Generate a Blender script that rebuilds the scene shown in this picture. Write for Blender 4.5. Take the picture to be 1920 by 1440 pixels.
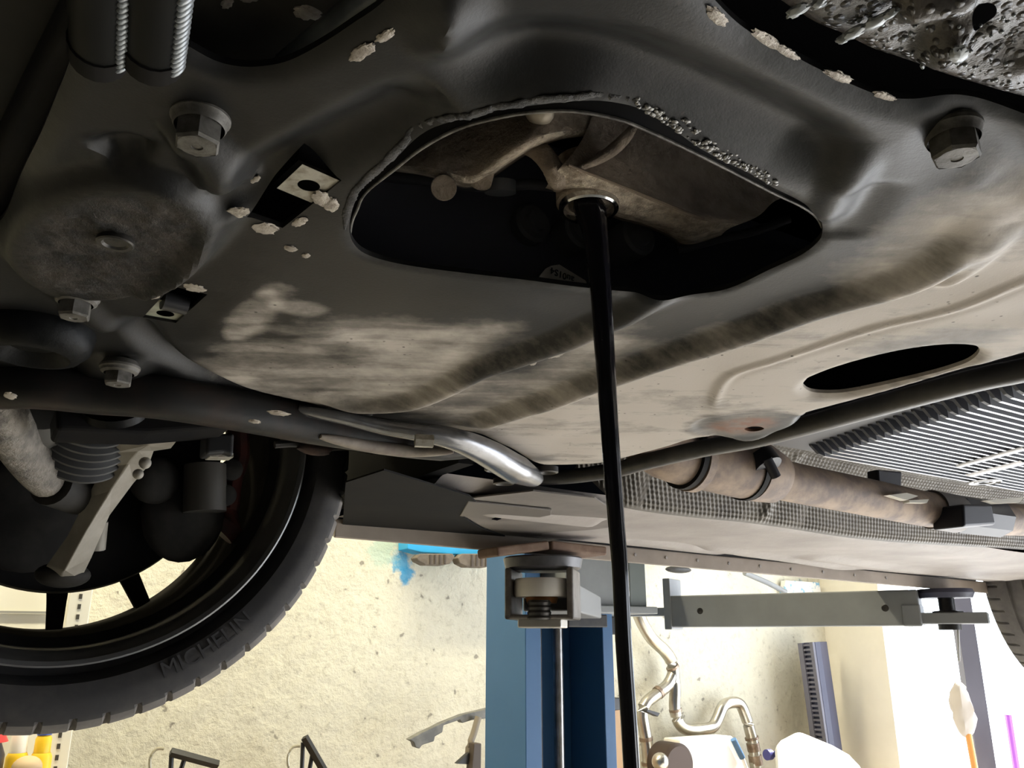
import bpy, bmesh, math, random
import numpy as np
from mathutils import Vector, Matrix
from mathutils.geometry import delaunay_2d_cdt
random.seed(7); rng = np.random.default_rng(7)
for _o in list(bpy.data.objects): bpy.data.objects.remove(_o)
SC = bpy.context.scene; COL = SC.collection

# ------------------------------------------------------------------ camera, light, exposure
CZ = 1.55                                  # eye height above the garage floor
F = 1550.0; PITCH = math.radians(17)
cam = bpy.data.cameras.new('camera'); cam.sensor_width = 36; cam.lens = F / 1920 * 36
cam.clip_start = 0.02
camo = bpy.data.objects.new('camera', cam); COL.objects.link(camo)
camo.location = (0, 0, CZ); camo.rotation_euler = (math.radians(90) + PITCH, 0, 0)
SC.camera = camo
SC.view_settings.view_transform = 'Standard'; SC.view_settings.look = 'None'
SC.view_settings.gamma = 1; SC.view_settings.use_curve_mapping = False
SC.view_settings.exposure = -0.35
world = bpy.data.worlds.new('sky'); SC.world = world; world.use_nodes = True
bg = world.node_tree.nodes['Background']
bg.inputs[0].default_value = (0.83, 0.9, 1.0, 1); bg.inputs[1].default_value = 7.0
L = np.array([.843, .537, 0.]); T = np.array([-.537, .843, 0.])   # along the car (to its tail) / across it (to the far side)
L /= np.linalg.norm(L); T = np.array([-L[1], L[0], 0.])
HEAD = math.atan2(L[1], L[0])
def W(u, t, z): return L * u + T * t + np.array([0, 0, z + CZ])    # car frame, z from eye level -> world
def area(name, u, t, z, sx, sy, power, color, rot=(0, 0, 0), portal=False):
    d = bpy.data.lights.new(name, 'AREA'); d.shape = 'RECTANGLE'; d.size = sx; d.size_y = sy
    d.energy = power; d.color = color
    o = bpy.data.objects.new(name, d); COL.objects.link(o); o.location = W(u, t, z)
    o.rotation_euler = rot
    if portal: d.cycles.is_portal = True
    return o
WALL_T = 2.9; DOOR_U = 3.77; CEIL = 2.05
# strip lights under the garage ceiling
for i, (u, t) in enumerate([(-0.7, 2.2), (1.0, 2.2)]):
    area('strip_light', u, t, CEIL - 0.12, 1.5, 0.12, 86, (1.0, 0.90, 0.64), (0, 0, HEAD))
area('door_daylight', DOOR_U + 0.02, 0.35, -0.15, 4.4, 2.8, 1, (1, 1, 1), (math.radians(90), 0, HEAD + math.radians(90)), portal=True)

sun = bpy.data.lights.new('sun', 'SUN'); sun.energy = 26; sun.angle = math.radians(.6); sun.color = (1, .97, .92)
suno = bpy.data.objects.new('sun', sun); COL.objects.link(suno)
suno.rotation_euler = (0, math.radians(42), HEAD - math.radians(8))      # from the yard side, high over the doorway
# ------------------------------------------------------------------ pixel -> place in the garage
_c, _s = math.cos(PITCH), math.sin(PITCH)
def ray(px, py):
    x = (px - 960) / F; zz = (720 - py) / F
    return np.array([x, _c - zz * _s, _s + zz * _c])
def _w(p): return p + np.array([0, 0, CZ])
def PZ(px, py, H): d = ray(px, py); return _w(d * (H / d[2]))          # on the level plane H above the eye
def PT(px, py, t): d = ray(px, py); return _w(d * (t / (d @ T)))       # on the plane t across the car
def PU(px, py, u): d = ray(px, py); return _w(d * (u / (d @ L)))       # on the plane u along the car
def PD(px, py, dep): return _w(ray(px, py) * dep)
def UT(p): p = np.asarray(p); return p @ L, p @ T

# ------------------------------------------------------------------ materials
MATS = {}
def nt(name):
    m = bpy.data.materials.new(name); m.use_nodes = True
    t = m.node_tree; return m, t, t.nodes['Principled BSDF']
def N(t, typ, **kw):
    n = t.nodes.new(typ)
    for k, v in kw.items():
        if k in n.inputs.keys(): n.inputs[k].default_value = v
        else: setattr(n, k, v)
    return n
def ramp(t, src, stops):
    r = t.nodes.new('ShaderNodeValToRGB'); e = r.color_ramp.elements
    while len(e) < len(stops): e.new(0.5)
    for i, (p, c) in enumerate(stops):
        e[i].position = p; e[i].color = (c, c, c, 1) if np.isscalar(c) else (*c, 1)
    t.links.new(src, r.inputs[0]); return r.outputs[0]
def mix(t, fac, a, b):
    n = t.nodes.new('ShaderNodeMix'); n.data_type = 'RGBA'
    for sock, v in ((n.inputs[0], fac), (n.inputs[6], a), (n.inputs[7], b)):
        if hasattr(v, 'links') or hasattr(v, 'is_linked'): t.links.new(v, sock)
        else: sock.default_value = v if np.isscalar(v) else (*v, 1)
    return n.outputs[2]
def mth(t, op, a, b=0.0):
    n = t.nodes.new('ShaderNodeMath'); n.operation = op
    for s, v in zip(n.inputs, (a, b)):
        if np.isscalar(v): s.default_value = v
        else: t.links.new(v, s)
    return n.outputs[0]
def pos(t): return t.nodes.new('ShaderNodeNewGeometry').outputs['Position']
def noise(t, scale, detail=4, rough=.6, vec=None, dist=0.0):
    n = N(t, 'ShaderNodeTexNoise', Scale=scale, Detail=detail, Roughness=rough, Distortion=dist)
    t.links.new(vec if vec is not None else pos(t), n.inputs['Vector']); return n.outputs['Fac']
def bump(t, b, h, strength, dist=.002):
    n = N(t, 'ShaderNodeBump', Strength=strength, Distance=dist); t.links.new(h, n.inputs['Height'])
    prev = b.inputs['Normal']
    if prev.is_linked: t.links.new(prev.links[0].from_socket, n.inputs['Normal'])
    t.links.new(n.outputs[0], prev)
def M(name, col, rough=.5, metal=0., col2=None, scale=30., lo=.4, hi=.65, bs=0., bscale=None, rvar=0., spec=None, bdist=.002):
    """plain surface; col2 patches by noise; bs bump strength"""
    if name in MATS: return MATS[name]
    m, t, b = nt(name)
    b.inputs['Base Color'].default_value = (*col, 1); b.inputs['Roughness'].default_value = rough
    b.inputs['Metallic'].default_value = metal
    if spec is not None: b.inputs['Specular IOR Level'].default_value = spec
    if col2 is not None:
        f = ramp(t, noise(t, scale), [(lo, 0.), (hi, 1.)])
        t.links.new(mix(t, f, col, col2), b.inputs['Base Color'])
    if rvar:
        t.links.new(ramp(t, noise(t, scale * 1.7), [(.35, max(0, rough - rvar)), (.65, min(1, rough + rvar))]), b.inputs['Roughness'])
    if bs: bump(t, b, noise(t, bscale or scale * 3, 5, .65), bs, bdist)
    MATS[name] = m; return m

def plate_mat():
    m, t, b = nt('dusty_black_steel')
    at = N(t, 'ShaderNodeAttribute', attribute_name='dust').outputs['Fac']
    rough_at = N(t, 'ShaderNodeAttribute', attribute_name='rust').outputs['Fac']
    n1 = noise(t, 26, 6, .62); n2 = noise(t, 140, 5, .7); n3 = noise(t, 9, 4, .55, dist=.6)
    d = mth(t, 'ADD', at, mth(t, 'MULTIPLY', mth(t, 'SUBTRACT', n1, .5), .75))
    d = mth(t, 'ADD', d, mth(t, 'MULTIPLY', mth(t, 'SUBTRACT', n3, .5), .5))
    d = mth(t, 'ADD', d, mth(t, 'MULTIPLY', mth(t, 'SUBTRACT', n2, .5), .22))
    mp = N(t, 'ShaderNodeMapping'); mp.inputs['Rotation'].default_value = (0, 0, -HEAD - .25); mp.inputs['Scale'].default_value = (9, 46, 9); t.links.new(pos(t), mp.inputs['Vector'])
    st_ = ramp(t, noise(t, 1., 5, .6, mp.outputs[0], .4), [(.42, 0.), (.6, 1.)])
    d = mth(t, 'ADD', d, mth(t, 'MULTIPLY', mth(t, 'SUBTRACT', st_, .5), mth(t, 'MULTIPLY', at, .26)))
    dirt = ramp(t, d, [(.05, (.006, .006, .0062)), (.3, (.02, .019, .018)), (.55, (.16, .143, .124)), (.9, (.445, .402, .355))])
    vor = N(t, 'ShaderNodeTexVoronoi', Scale=120.); t.links.new(pos(t), vor.inputs['Vector'])
    pit = ramp(t, vor.outputs['Distance'], [(.08, 1.), (.16, 0.)])
    pit = mth(t, 'MULTIPLY', pit, ramp(t, noise(t, 33), [(.50, 0.), (.62, .85)]))
    c = mix(t, pit, dirt, (.02, .015, .011))
    rs = mth(t, 'MULTIPLY', rough_at, ramp(t, noise(t, 60, 6, .75), [(.4, 0.), (.62, 1.)]))
    c = mix(t, rs, c, (.055, .045, .036))
    ox = N(t, 'ShaderNodeAttribute', attribute_name='oxide').outputs['Fac']
    c = mix(t, mth(t, 'MULTIPLY', ox, ramp(t, noise(t, 50, 5), [(.35, .2), (.6, 1.)])), c, (.17, .07, .035))
    t.links.new(c, b.inputs['Base Color'])
    t.links.new(ramp(t, d, [(.1, .42), (.5, .55), (.9, .7)]), b.inputs['Roughness'])
    b.inputs['Specular IOR Level'].default_value = .28
    bump(t, b, noise(t, 420, 4, .7), .10, .001)
    bump(t, b, noise(t, 900, 2, .6), .08, .0006)
    rb = mth(t, 'MULTIPLY', noise(t, 190, 6, .8), rough_at)
    bump(t, b, rb, .9, .004)
    return m

def plaster_mat():
    m, t, b = nt('rough_cream_plaster')
    g = t.nodes.new('ShaderNodeNewGeometry').outputs['Position']
    dt = N(t, 'ShaderNodeVectorMath', operation='DOT_PRODUCT'); t.links.new(g, dt.inputs[0]); dt.inputs[1].default_value = tuple(L)
    u = dt.outputs['Value']
    coarse = noise(t, 16, 7, .62); fine = noise(t, 60, 5, .7)
    side = ramp(t, mth(t, 'ADD', mth(t, 'MULTIPLY', u, .5), .45), [(.50, 0.), (.54, 1.)])   # older coarse render behind the post
    base = mix(t, ramp(t, noise(t, 2.2), [(.35, 0.), (.7, 1.)]), (.71, .68, .55), (.65, .62, .51))
    spots = ramp(t, noise(t, 30, 6, .68), [(.53, 0.), (.66, 1.)])
    c = mix(t, mth(t, 'MULTIPLY', spots, .42), base, (.42, .39, .30))
    dots = ramp(t, noise(t, 30, 2, .4), [(.71, 0.), (.75, 1.)])
    c = mix(t, mth(t, 'MULTIPLY', dots, .7), c, (.2, .18, .15))
    for (sx, sy, rad, colr) in ((748, 1052, .075, (.06, .36, .62)), (762, 1078, .05, (.05, .33, .60)), (718, 1036, .10, (.50, .62, .52)), (1500, 1100, .05, (.3, .5, .6))):
        ctr = PT(sx, sy, WALL_T)
        ds = N(t, 'ShaderNodeVectorMath', operation='DISTANCE'); t.links.new(g, ds.inputs[0]); ds.inputs[1].default_value = tuple(ctr)
        fall = mth(t, 'ADD', mth(t, 'SUBTRACT', 1.0, mth(t, 'DIVIDE', ds.outputs['Value'], rad)), mth(t, 'MULTIPLY', mth(t, 'SUBTRACT', noise(t, 24, 5, .65), .5), 1.6))
        c = mix(t, ramp(t, fall, [(.25, 0.), (.6, .9)]), c, colr)
    t.links.new(c, b.inputs['Base Color']); b.inputs['Roughness'].default_value = .8
    hgt = mth(t, 'ADD', coarse, mth(t, 'MULTIPLY', fine, .35))
    bump(t, b, hgt, .5, .018)
    return m

def embossed_mat():
    return M('embossed_aluminium', (.085, .076, .064), .42, .45, (.04, .034, .028), 14, .35, .7)

# ------------------------------------------------------------------ mesh tools
LOC = {}
def obj(name, v, f, mat, parent=None, smooth=True, label=None, cat=None, group=None, kind=None, bev=0., sub=0, ang=40, solid=0.):
    v = np.asarray(v, float); c = (v.min(0) + v.max(0)) / 2
    if parent is None: c[2] = v[:, 2].min()
    me = bpy.data.meshes.new(name); me.from_pydata((v - c).tolist(), [], [list(map(int, q)) for q in f]); me.validate()
    if mat: me.materials.append(mat)
    o = bpy.data.objects.new(name, me); COL.objects.link(o)
    link(o, c, parent); tag(o, label, cat, group, kind)
    if smooth and len(me.polygons):
        me.polygons.foreach_set('use_smooth', [True] * len(me.polygons))
    if solid:
        s = o.modifiers.new('thickness', 'SOLIDIFY'); s.thickness = solid; s.offset = -1
    if bev:
        b = o.modifiers.new('edge', 'BEVEL'); b.width = bev; b.segments = 3; b.limit_method = 'ANGLE'; b.angle_limit = math.radians(35)
    if sub:
        s = o.modifiers.new('smooth', 'SUBSURF'); s.levels = s.render_levels = sub
    if smooth and ang and not sub:
        try: me.set_sharp_from_angle(angle=math.radians(ang))
        except Exception: pass
    return o
def link(o, c, parent):
    LOC[o.name] = np.array(c, float)
    o.location = c
    if parent is not None:
        o.parent = parent; o.matrix_parent_inverse = Matrix.Translation(Vector(-LOC[parent.name]))
def tag(o, label=None, cat=None, group=None, kind=None):
    if label: o['label'] = label
    if cat: o['category'] = cat
    if group: o['group'] = group
    if kind: o['kind'] = kind
def empty(name, c, label=None, cat=None, group=None):
    o = bpy.data.objects.new(name, None); COL.objects.link(o); o.empty_display_size = .05
    link(o, c, None); tag(o, label, cat, group); return o
def dup(o, c, parent, rz=0., label=None):
    d = o.copy(); COL.objects.link(d); link(d, c, parent); d.rotation_euler[2] = rz
    if label: d['label'] = label
    return d

class MB:
    def __init__(s): s.v = []; s.f = []
    def add(s, v, f):
        k = len(s.v); s.v += [tuple(p) for p in v]; s.f += [[i + k for i in q] for q in f]; return s
    def box(s, c, ax, ay, az, hx, hy, hz):
        c = np.asarray(c, float); ax, ay, az = (np.asarray(a, float) for a in (ax, ay, az))
        P = [c + i * hx * ax + j * hy * ay + k * hz * az for i in (-1, 1) for j in (-1, 1) for k in (-1, 1)]
        return s.add(P, [(0, 1, 3, 2), (4, 6, 7, 5), (0, 4, 5, 1), (2, 3, 7, 6), (0, 2, 6, 4), (1, 5, 7, 3)])
    def cbox(s, u0, u1, t0, t1, z0, z1):      # box in the car frame, z from eye level
        return s.box(W((u0 + u1) / 2, (t0 + t1) / 2, (z0 + z1) / 2), L, T, (0, 0, 1), (u1 - u0) / 2, (t1 - t0) / 2, (z1 - z0) / 2)
    def tube(s, pts, r, n=16, cap=True, flat=None, up=(0, 0, 1)):
        """sweep; r scalar, list or list of (ra, rb): rb along up-ish, ra across"""
        pts = [np.asarray(p, float) for p in pts]; m = len(pts)
        rr = [r] * m if np.isscalar(r) else list(r)
        rings = []
        for i, p in enumerate(pts):
            d = pts[min(i + 1, m - 1)] - pts[max(i - 1, 0)]; d = d / (np.linalg.norm(d) + 1e-12)
            uu = np.asarray(up, float)
            if abs(d @ uu) > .95: uu = T if abs(d @ T) < .9 else L
            a = np.cross(d, uu); a /= np.linalg.norm(a); b = np.cross(a, d)
            ra, rb = (rr[i], rr[i]) if np.isscalar(rr[i]) else rr[i]
            ring = []
            for k in range(n):
                th = 2 * math.pi * k / n; ca, sb = math.cos(th), math.sin(th)
                if flat:
                    ca = math.copysign(abs(ca) ** flat, ca); sb = math.copysign(abs(sb) ** flat, sb)
                ring.append(p + a * ra * ca + b * rb * sb)
            rings.append(ring)
        v = [q for ring in rings for q in ring]
        f = [(i * n + k, i * n + (k + 1) % n, (i + 1) * n + (k + 1) % n, (i + 1) * n + k) for i in range(m - 1) for k in range(n)]
        if cap: f += [tuple(range(n))[::-1], tuple((m - 1) * n + k for k in range(n))]
        return s.add(v, f)
    def lathe(s, c, axis, prof, n=32, ref=None, close=False):
        """prof: (a along axis, r)"""
        c = np.asarray(c, float); ax = np.asarray(axis, float); ax = ax / np.linalg.norm(ax)
        e = np.asarray(ref if ref is not None else ((0, 0, 1) if abs(ax[2]) < .8 else L), float)
        e = e - ax * (e @ ax); e /= np.linalg.norm(e); g = np.cross(ax, e)
        v = [c + ax * a + (e * math.cos(2 * math.pi * k / n) + g * math.sin(2 * math.pi * k / n)) * max(r, 1e-5) for a, r in prof for k in range(n)]
        m = len(prof)
        f = [(i * n + k, i * n + (k + 1) % n, ((i + 1) % m) * n + (k + 1) % n, ((i + 1) % m) * n + k) for i in range(m if close else m - 1) for k in range(n)]
        return s.add(v, f)
    def prism(s, poly, off):
        poly = [np.asarray(p, float) for p in poly]; off = np.asarray(off, float); n = len(poly)
        v = poly + [p + off for p in poly]
        return s.add(v, [tuple(range(n))[::-1], tuple(range(n, 2 * n))] + [(i, (i + 1) % n, n + (i + 1) % n, n + i) for i in range(n)])
    def blob(s, c, ax, ay, az, rx, ry, rz, n=10, m=7, jit=0.):
        c = np.asarray(c, float); v = []; f = []
        ax, ay, az = (np.asarray(a, float) for a in (ax, ay, az))
        for i in range(m + 1):
            ph = math.pi * i / m
            for k in range(n):
                th = 2 * math.pi * k / n; j = 1 + jit * (random.random() - .5)
                v.append(c + (ax * rx * math.sin(ph) * math.cos(th) + ay * ry * math.sin(ph) * math.sin(th)) * j + az * rz * math.cos(ph))
        for i in range(m):
            for k in range(n): f.append((i * n + k, (i + 1) * n + k, (i + 1) * n + (k + 1) % n, i * n + (k + 1) % n))
        return s.add(v, f)
    def grid(s, rows):
        m, n = len(rows), len(rows[0]); v = [p for r in rows for p in r]
        return s.add(v, [(i * n + k, i * n + k + 1, (i + 1) * n + k + 1, (i + 1) * n + k) for i in range(m - 1) for k in range(n - 1)])
    def make(s, name, mat, parent=None, **kw): return obj(name, s.v, s.f, mat, parent, **kw)
Z = np.array([0, 0, 1.])

def spline(pts, step, closed=False):
    """Catmull-Rom through pts, resampled to about step"""
    P = [np.asarray(p, float) for p in pts]; n = len(P); out = []
    for i in range(n if closed else n - 1):
        if closed: p0, p1, p2, p3 = P[i - 1], P[i], P[(i + 1) % n], P[(i + 2) % n]
        else: p0, p1, p2, p3 = P[max(i - 1, 0)], P[i], P[i + 1], P[min(i + 2, n - 1)]
        k = max(1, int(round(np.linalg.norm(p2 - p1) / step)))
        for j in range(k):
            t = j / k
            out.append(.5 * ((2 * p1) + (-p0 + p2) * t + (2 * p0 - 5 * p1 + 4 * p2 - p3) * t * t + (-p0 + 3 * p1 - 3 * p2 + p3) * t ** 3))
    if not closed: out.append(P[-1])
    return np.array(out)
def straight(pts, step):
    P = [np.asarray(p, float) for p in pts]; out = []
    for i in range(len(P)):
        a, b = P[i], P[(i + 1) % len(P)]; k = max(1, int(round(np.linalg.norm(b - a) / step)))
        out += [a + (b - a) * j / k for j in range(k)]
    return np.array(out)
def dist_poly(q, poly, closed=False):
    """distance and 0..1 position along, q Nx2"""
    a = poly if closed else poly[:-1]; b = np.roll(poly, -1, 0) if closed else poly[1:]
    best = np.full(len(q), 1e9); par = np.zeros(len(q)); n = len(a)
    for i in range(n):
        d = b[i] - a[i]; l2 = d @ d + 1e-15
        t = np.clip(((q - a[i]) @ d) / l2, 0, 1)
        dd = np.hypot(*(q - a[i] - t[:, None] * d).T)
        m = dd < best; best[m] = dd[m]; par[m] = (i + t[m]) / n
    return best, par
def inside(q, poly):
    x, y = q.T; r = np.zeros(len(q), bool); n = len(poly); j = n - 1
    for i in range(n):
        xi, yi = poly[i]; xj, yj = poly[j]
        if yi != yj:
            r ^= ((yi > y) != (yj > y)) & (x < (xj - xi) * (y - yi) / (yj - yi) + xi)
        j = i
    return r
def sstep(x, a, b): t = np.clip((x - a) / (b - a), 0, 1); return t * t * (3 - 2 * t)
_perm = rng.random((64, 64, 4))
def vnoise(x, y, sc, ch=0):
    x = np.asarray(x) * sc; y = np.asarray(y) * sc; i = np.floor(x).astype(int); j = np.floor(y).astype(int)
    fx, fy = x - i, y - j; fx = fx * fx * (3 - 2 * fx); fy = fy * fy * (3 - 2 * fy); g = lambda a, b: _perm[a % 64, b % 64, ch]
    return g(i, j) * (1 - fx) * (1 - fy) + g(i + 1, j) * fx * (1 - fy) + g(i, j + 1) * (1 - fx) * fy + g(i + 1, j + 1) * fx * fy - .5
def cut_sheet(outer, holes, step):
    """points + triangles of a flat sheet with holes (2-D)"""
    lo, hi = outer.min(0), outer.max(0)
    gx, gy = np.meshgrid(np.arange(lo[0], hi[0], step), np.arange(lo[1], hi[1], step))
    gx = gx + (np.arange(gx.shape[0])[:, None] % 2) * step / 2
    q = np.c_[gx.ravel(), gy.ravel()]
    ok = inside(q, outer) & (dist_poly(q, outer, True)[0] > step * .55)
    q = q[ok]
    for h in holes:
        q = q[~inside(q, h)]; q = q[dist_poly(q, h, True)[0] > step * .55]
    V = []; E = []
    for l in [outer] + holes:
        k = len(V); n = len(l); V += [Vector(p) for p in l]; E += [(k + i, k + (i + 1) % n) for i in range(n)]
    V += [Vector(p) for p in q]
    r = delaunay_2d_cdt(V, E, [], 0, 1e-7)
    v = np.array([tuple(p) for p in r[0]]); f = np.array([t for t in r[2] if len(t) == 3])
    cen = v[f].mean(1); keep = inside(cen, outer)
    for h in holes: keep &= ~inside(cen, h)
    return v, f[keep]
def attr(o, name, val):
    a = o.data.attributes.new(name, 'FLOAT', 'POINT'); a.data.foreach_set('value', np.asarray(val, np.float32))
#=NEXT=
# ------------------------------------------------------------------ the garage
plaster = plaster_mat()
concrete = M('worn_concrete', (.46, .44, .405), .6, 0, (.36, .345, .31), 3, .35, .7, .2, 25)
cream = M('smooth_cream_paint', (.80, .76, .66), .7, 0, (.74, .70, .60), 4)
white_ceiling = M('ceiling_paint', (.75, .73, .68), .8)
def slab(name, u0, u1, t0, t1, z0, z1, mat, **kw): return MB().cbox(u0, u1, t0, t1, z0, z1).make(name, mat, kind='structure', smooth=False, **kw)
U0, T0 = -3.4, -3.6
slab('floor', U0 - .2, DOOR_U + .25, T0 - .2, WALL_T + .25, -CZ - .2, -CZ, concrete)
slab('wall_back', U0, DOOR_U, WALL_T, WALL_T + .25, -CZ, CEIL, plaster)
slab('wall_left', U0 - .2, U0, T0, WALL_T + .25, -CZ, CEIL, M('dark_brick_paint', (.10, .095, .09), .8))
slab('wall_front', U0, DOOR_U, T0 - .2, T0, -CZ, CEIL, M('dark_brick_paint', (.10, .095, .09), .8))
slab('ceiling', U0 - .2, DOOR_U + .25, T0 - .2, WALL_T + .25, CEIL, CEIL + .2, white_ceiling)
slab('wall_right', DOOR_U, DOOR_U + .25, 2.565, WALL_T + .25, -CZ, CEIL, cream)
slab('wall_right', DOOR_U, DOOR_U + .25, T0 - .2, -1.9, -CZ, CEIL, cream)
slab('wall_right', DOOR_U, DOOR_U + .25, -1.9, 2.565, 1.25, CEIL, cream)
slab('floor_outside', DOOR_U + .25, DOOR_U + 14, -10, 12, -CZ - .2, -CZ - .01, M('pale_yard_concrete', (.72, .72, .72), .8))

# ------------------------------------------------------------------ two-post lift
blue = M('blue_lift_paint', (.03, .112, .26), .5, 0, (.036, .125, .28), 5, .3, .7, .05, 60)
grey = M('grey_lift_paint', (.27, .285, .295), .5, 0, (.22, .23, .24), 9, .35, .7, .05, 60)
dark_steel = M('dark_oily_steel', (.02, .02, .021), .42, .4, (.035, .032, .03), 30)
steel = M('bright_steel', (.55, .55, .56), .3, 1., (.40, .38, .36), 30)
rubber = M('black_rubber', (.022, .022, .024), .55, 0, (.035, .033, .032), 40)
CT = 1.92
cu0 = UT(PT(985, 1190, CT))[0]; cu1 = UT(PT(1149, 1190, CT))[0]
d912 = ray(911, 1190); CT2 = cu0 * (d912 @ T) / (d912 @ L)
lip0 = UT(PT(1014, 1190, CT))[0]; lip1 = UT(PT(1130, 1190, CT))[0]
lift = empty('two_post_lift', W((cu0 + cu1) / 2, 2.0, -CZ), 'blue two-post vehicle lift column with grey arms reaching under the sill', 'vehicle lift')
m = MB(); th = .007; top = 1.75
prof = [(lip0, CT), (cu0, CT), (cu0, CT2), (cu1, CT2), (cu1, CT), (lip1, CT)]
inn = [(lip1, CT + th), (cu1 - th, CT + th), (cu1 - th, CT2 - th), (cu0 + th, CT2 - th), (cu0 + th, CT + th), (lip0, CT + th)]
loop = prof + inn
for a, b in zip(range(6), range(1, 6)):
    quad = [loop[a], loop[b], loop[11 - b], loop[11 - a]]
    m.prism([W(u, t, -CZ) for u, t in quad], (0, 0, CZ + top))
m.make('column', blue, lift, smooth=False, bev=.002)
MB().cbox(cu0 - .08, cu1 + .08, CT - .03, CT2 + .06, -CZ, -CZ + .02).make('base_plate', blue, lift, smooth=False)
MB().tube([W(*UT(PT(1046, 1200, 2.0)), -CZ + .02), W(*UT(PT(1046, 1200, 2.0)), .25)], .0145, 20).make('piston_rod', steel, lift, label='chrome piston rod inside the column')
MB().cbox(lip0 + .004, lip0 + .03, CT + .04, CT + .10, -CZ + .02, .25).make('chain', dark_steel, lift)
# carriage
pz = lambda py, px, t: PT(px, py, t)[2] - CZ
cb = lambda x0, x1, y0, y1, t0, t1: (UT(PT(x0, 1190, t0))[0], UT(PT(x1, 1190, t0))[0], t0, t1, pz(y1, (x0 + x1) / 2, t0), pz(y0, (x0 + x1) / 2, t0))
MB().cbox(*cb(1062, 1178, 1040, 1136, 1.86, 2.0)).make('carriage', grey, lift, smooth=False, bev=.004)
MB().cbox(*cb(1184, 1216, 1050, 1138, 1.86, 1.97)).make('carriage_side_box', M('grey_green_box', (.22, .25, .25), .35), lift, smooth=False, bev=.004)
MB().cbox(*cb(1085, 1236, 1136, 1150, 1.84, 2.04)).make('carriage_plate', grey, lift, smooth=False, bev=.003)
MB().cbox(*cb(1066, 1140, 1152, 1176, 1.87, 1.91)).make('lock_block', dark_steel, lift, smooth=False, bev=.003)
MB().cbox(*cb(1146, 1166, 1156, 1190, 1.95, 1.99)).make('cable_bracket', dark_steel, lift, smooth=False, bev=.003)
# arm under the near sill: square tube seen end-on with the pad screw in it
pc = PT(1018, 1056, 1.25); pu, pt = UT(pc); pzc = pc[2] - CZ
ax = np.array(UT(W(cu0 + .2, 1.9, 0))) - np.array([pu, pt]); ax /= np.linalg.norm(ax)
AX = L * ax[0] + T * ax[1]; AY = np.cross(Z, AX)
hw, z0, z1 = .060, PT(1018, 1161, 1.2)[2], PT(1018, 1063, 1.2)[2]
c0 = np.array([*pc[:2], (z0 + z1) / 2]) - AX * .055; hz = (z1 - z0) / 2
arm = empty('front_arm', c0); arm.parent = lift; arm.matrix_parent_inverse = Matrix.Translation(Vector(-LOC[lift.name]))
m = MB()
for s in (-1, 1): m.box(c0 + AX * .06 + AY * s * (hw - .006), AX, AY, Z, .06, .006, hz)
m.box(c0 + AX * .06 - Z * (hz - .004), AX, AY, Z, .06, hw, .004)
m.make('arm_fork', M('brown_grey_fork', (.16, .145, .13), .5, .1, (.08, .07, .06), 40), arm, smooth=False, bev=.004, label='worn grey arm end holding the pad screw')
m = MB().box(c0 + AX * .44, AX, AY, Z, .32, .048, hz * .62); m.make('arm_beam', M('dark_grey_paint', (.15, .155, .16), .6), arm, smooth=False, bev=.004)
MB().box(c0 + AX * .05 - Z * (hz + .006), AX, AY, Z, .045, .038, .008).make('arm_foot_plate', M('pale_worn_steel', (.5, .48, .44), .4, .6), arm, smooth=False, bev=.003)
pcx = np.array([*pc[:2], 0])
zz = lambda py, t=1.25: PT(1018, py, t)[2]
MB().lathe(pcx, Z, [(zz(1070), 0), (zz(1070), .062), (zz(1066), .068), (zz(1049), .0715), (zz(1046), .069), (zz(1046), 0)], 48).make('lift_pad', M('scuffed_black_pad', (.05, .05, .058), .35, .2, (.10, .10, .11), 20), arm, label='round dark grey lift pad')
MB().lathe(pcx - AX * .02, Z, [(zz(1121), 0), (zz(1121), .046), (zz(1117), .0485), (zz(1092), .0485), (zz(1087), .046), (zz(1087), 0)], 40).make('pad_nut', M('off_white_nylon', (.62, .60, .55), .5), arm, label='off-white round collar')
MB().lathe(pcx - AX * .02, Z, [(zz(1132), 0), (zz(1132), .026), (zz(1121), .029), (zz(1121), 0)], 32).make('washer_ring', M('orange_bronze', (.42, .17, .05), .5), arm, label='rusty orange ring')
sp = [(zz(1164), 0), (zz(1163), .018)]
for k in range(4): sp += [(zz(1160) + .0085 * k, .021), (zz(1160) + .0085 * k + .004, .0185)]
MB().lathe(pcx - AX * .05, Z, sp + [(sp[-1][0], 0)], 28).make('pad_screw', dark_steel, arm, label='black threaded screw')
# arm to the rear: long box beam with its own pad
a0 = PT(1262, 1142, 1.9); a1 = PT(1728, 1146, 1.30); a0[2] = a1[2] = (a0[2] + a1[2]) / 2
RX = a1 - a0; RL = np.linalg.norm(RX); RX /= RL; RY = np.cross(Z, RX)
rear = empty('rear_arm', a0); rear.parent = lift; rear.matrix_parent_inverse = Matrix.Translation(Vector(-LOC[lift.name]))
MB().box((a0 + a1) / 2, RX, RY, Z, RL / 2, .045, .0445).make('arm_beam', grey, rear, smooth=False, bev=.004)
for px_, f_ in ((1326, .145), (1668, .88)):
    MB().lathe(a0 + RX * RL * f_ - RY * .0452, -RY, [(0, .0), (0.001, .0075), (.0, .009)], 16).make('bolt_hole', dark_steel, rear)
MB().box(a0 + Z * .022, RX, RY, Z, .011, .05, .073).make('pivot_plate', grey, rear, smooth=False, bev=.003)
MB().box(a0 - RX * .09 + Z * .0, RX, RY, Z, .1, .03, .012).make('pivot_link', grey, rear, smooth=False, bev=.003)
rp = PT(1770, 1100, 1.25); rc = np.array([*rp[:2], 0]); zr = lambda py: PT(1770, py, 1.25)[2]
MB().box(a1 - RX * .02 - Z * .019, RX, RY, Z, .022, .049, .027).make('arm_collar', grey, rear, smooth=False, bev=.004)
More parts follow.
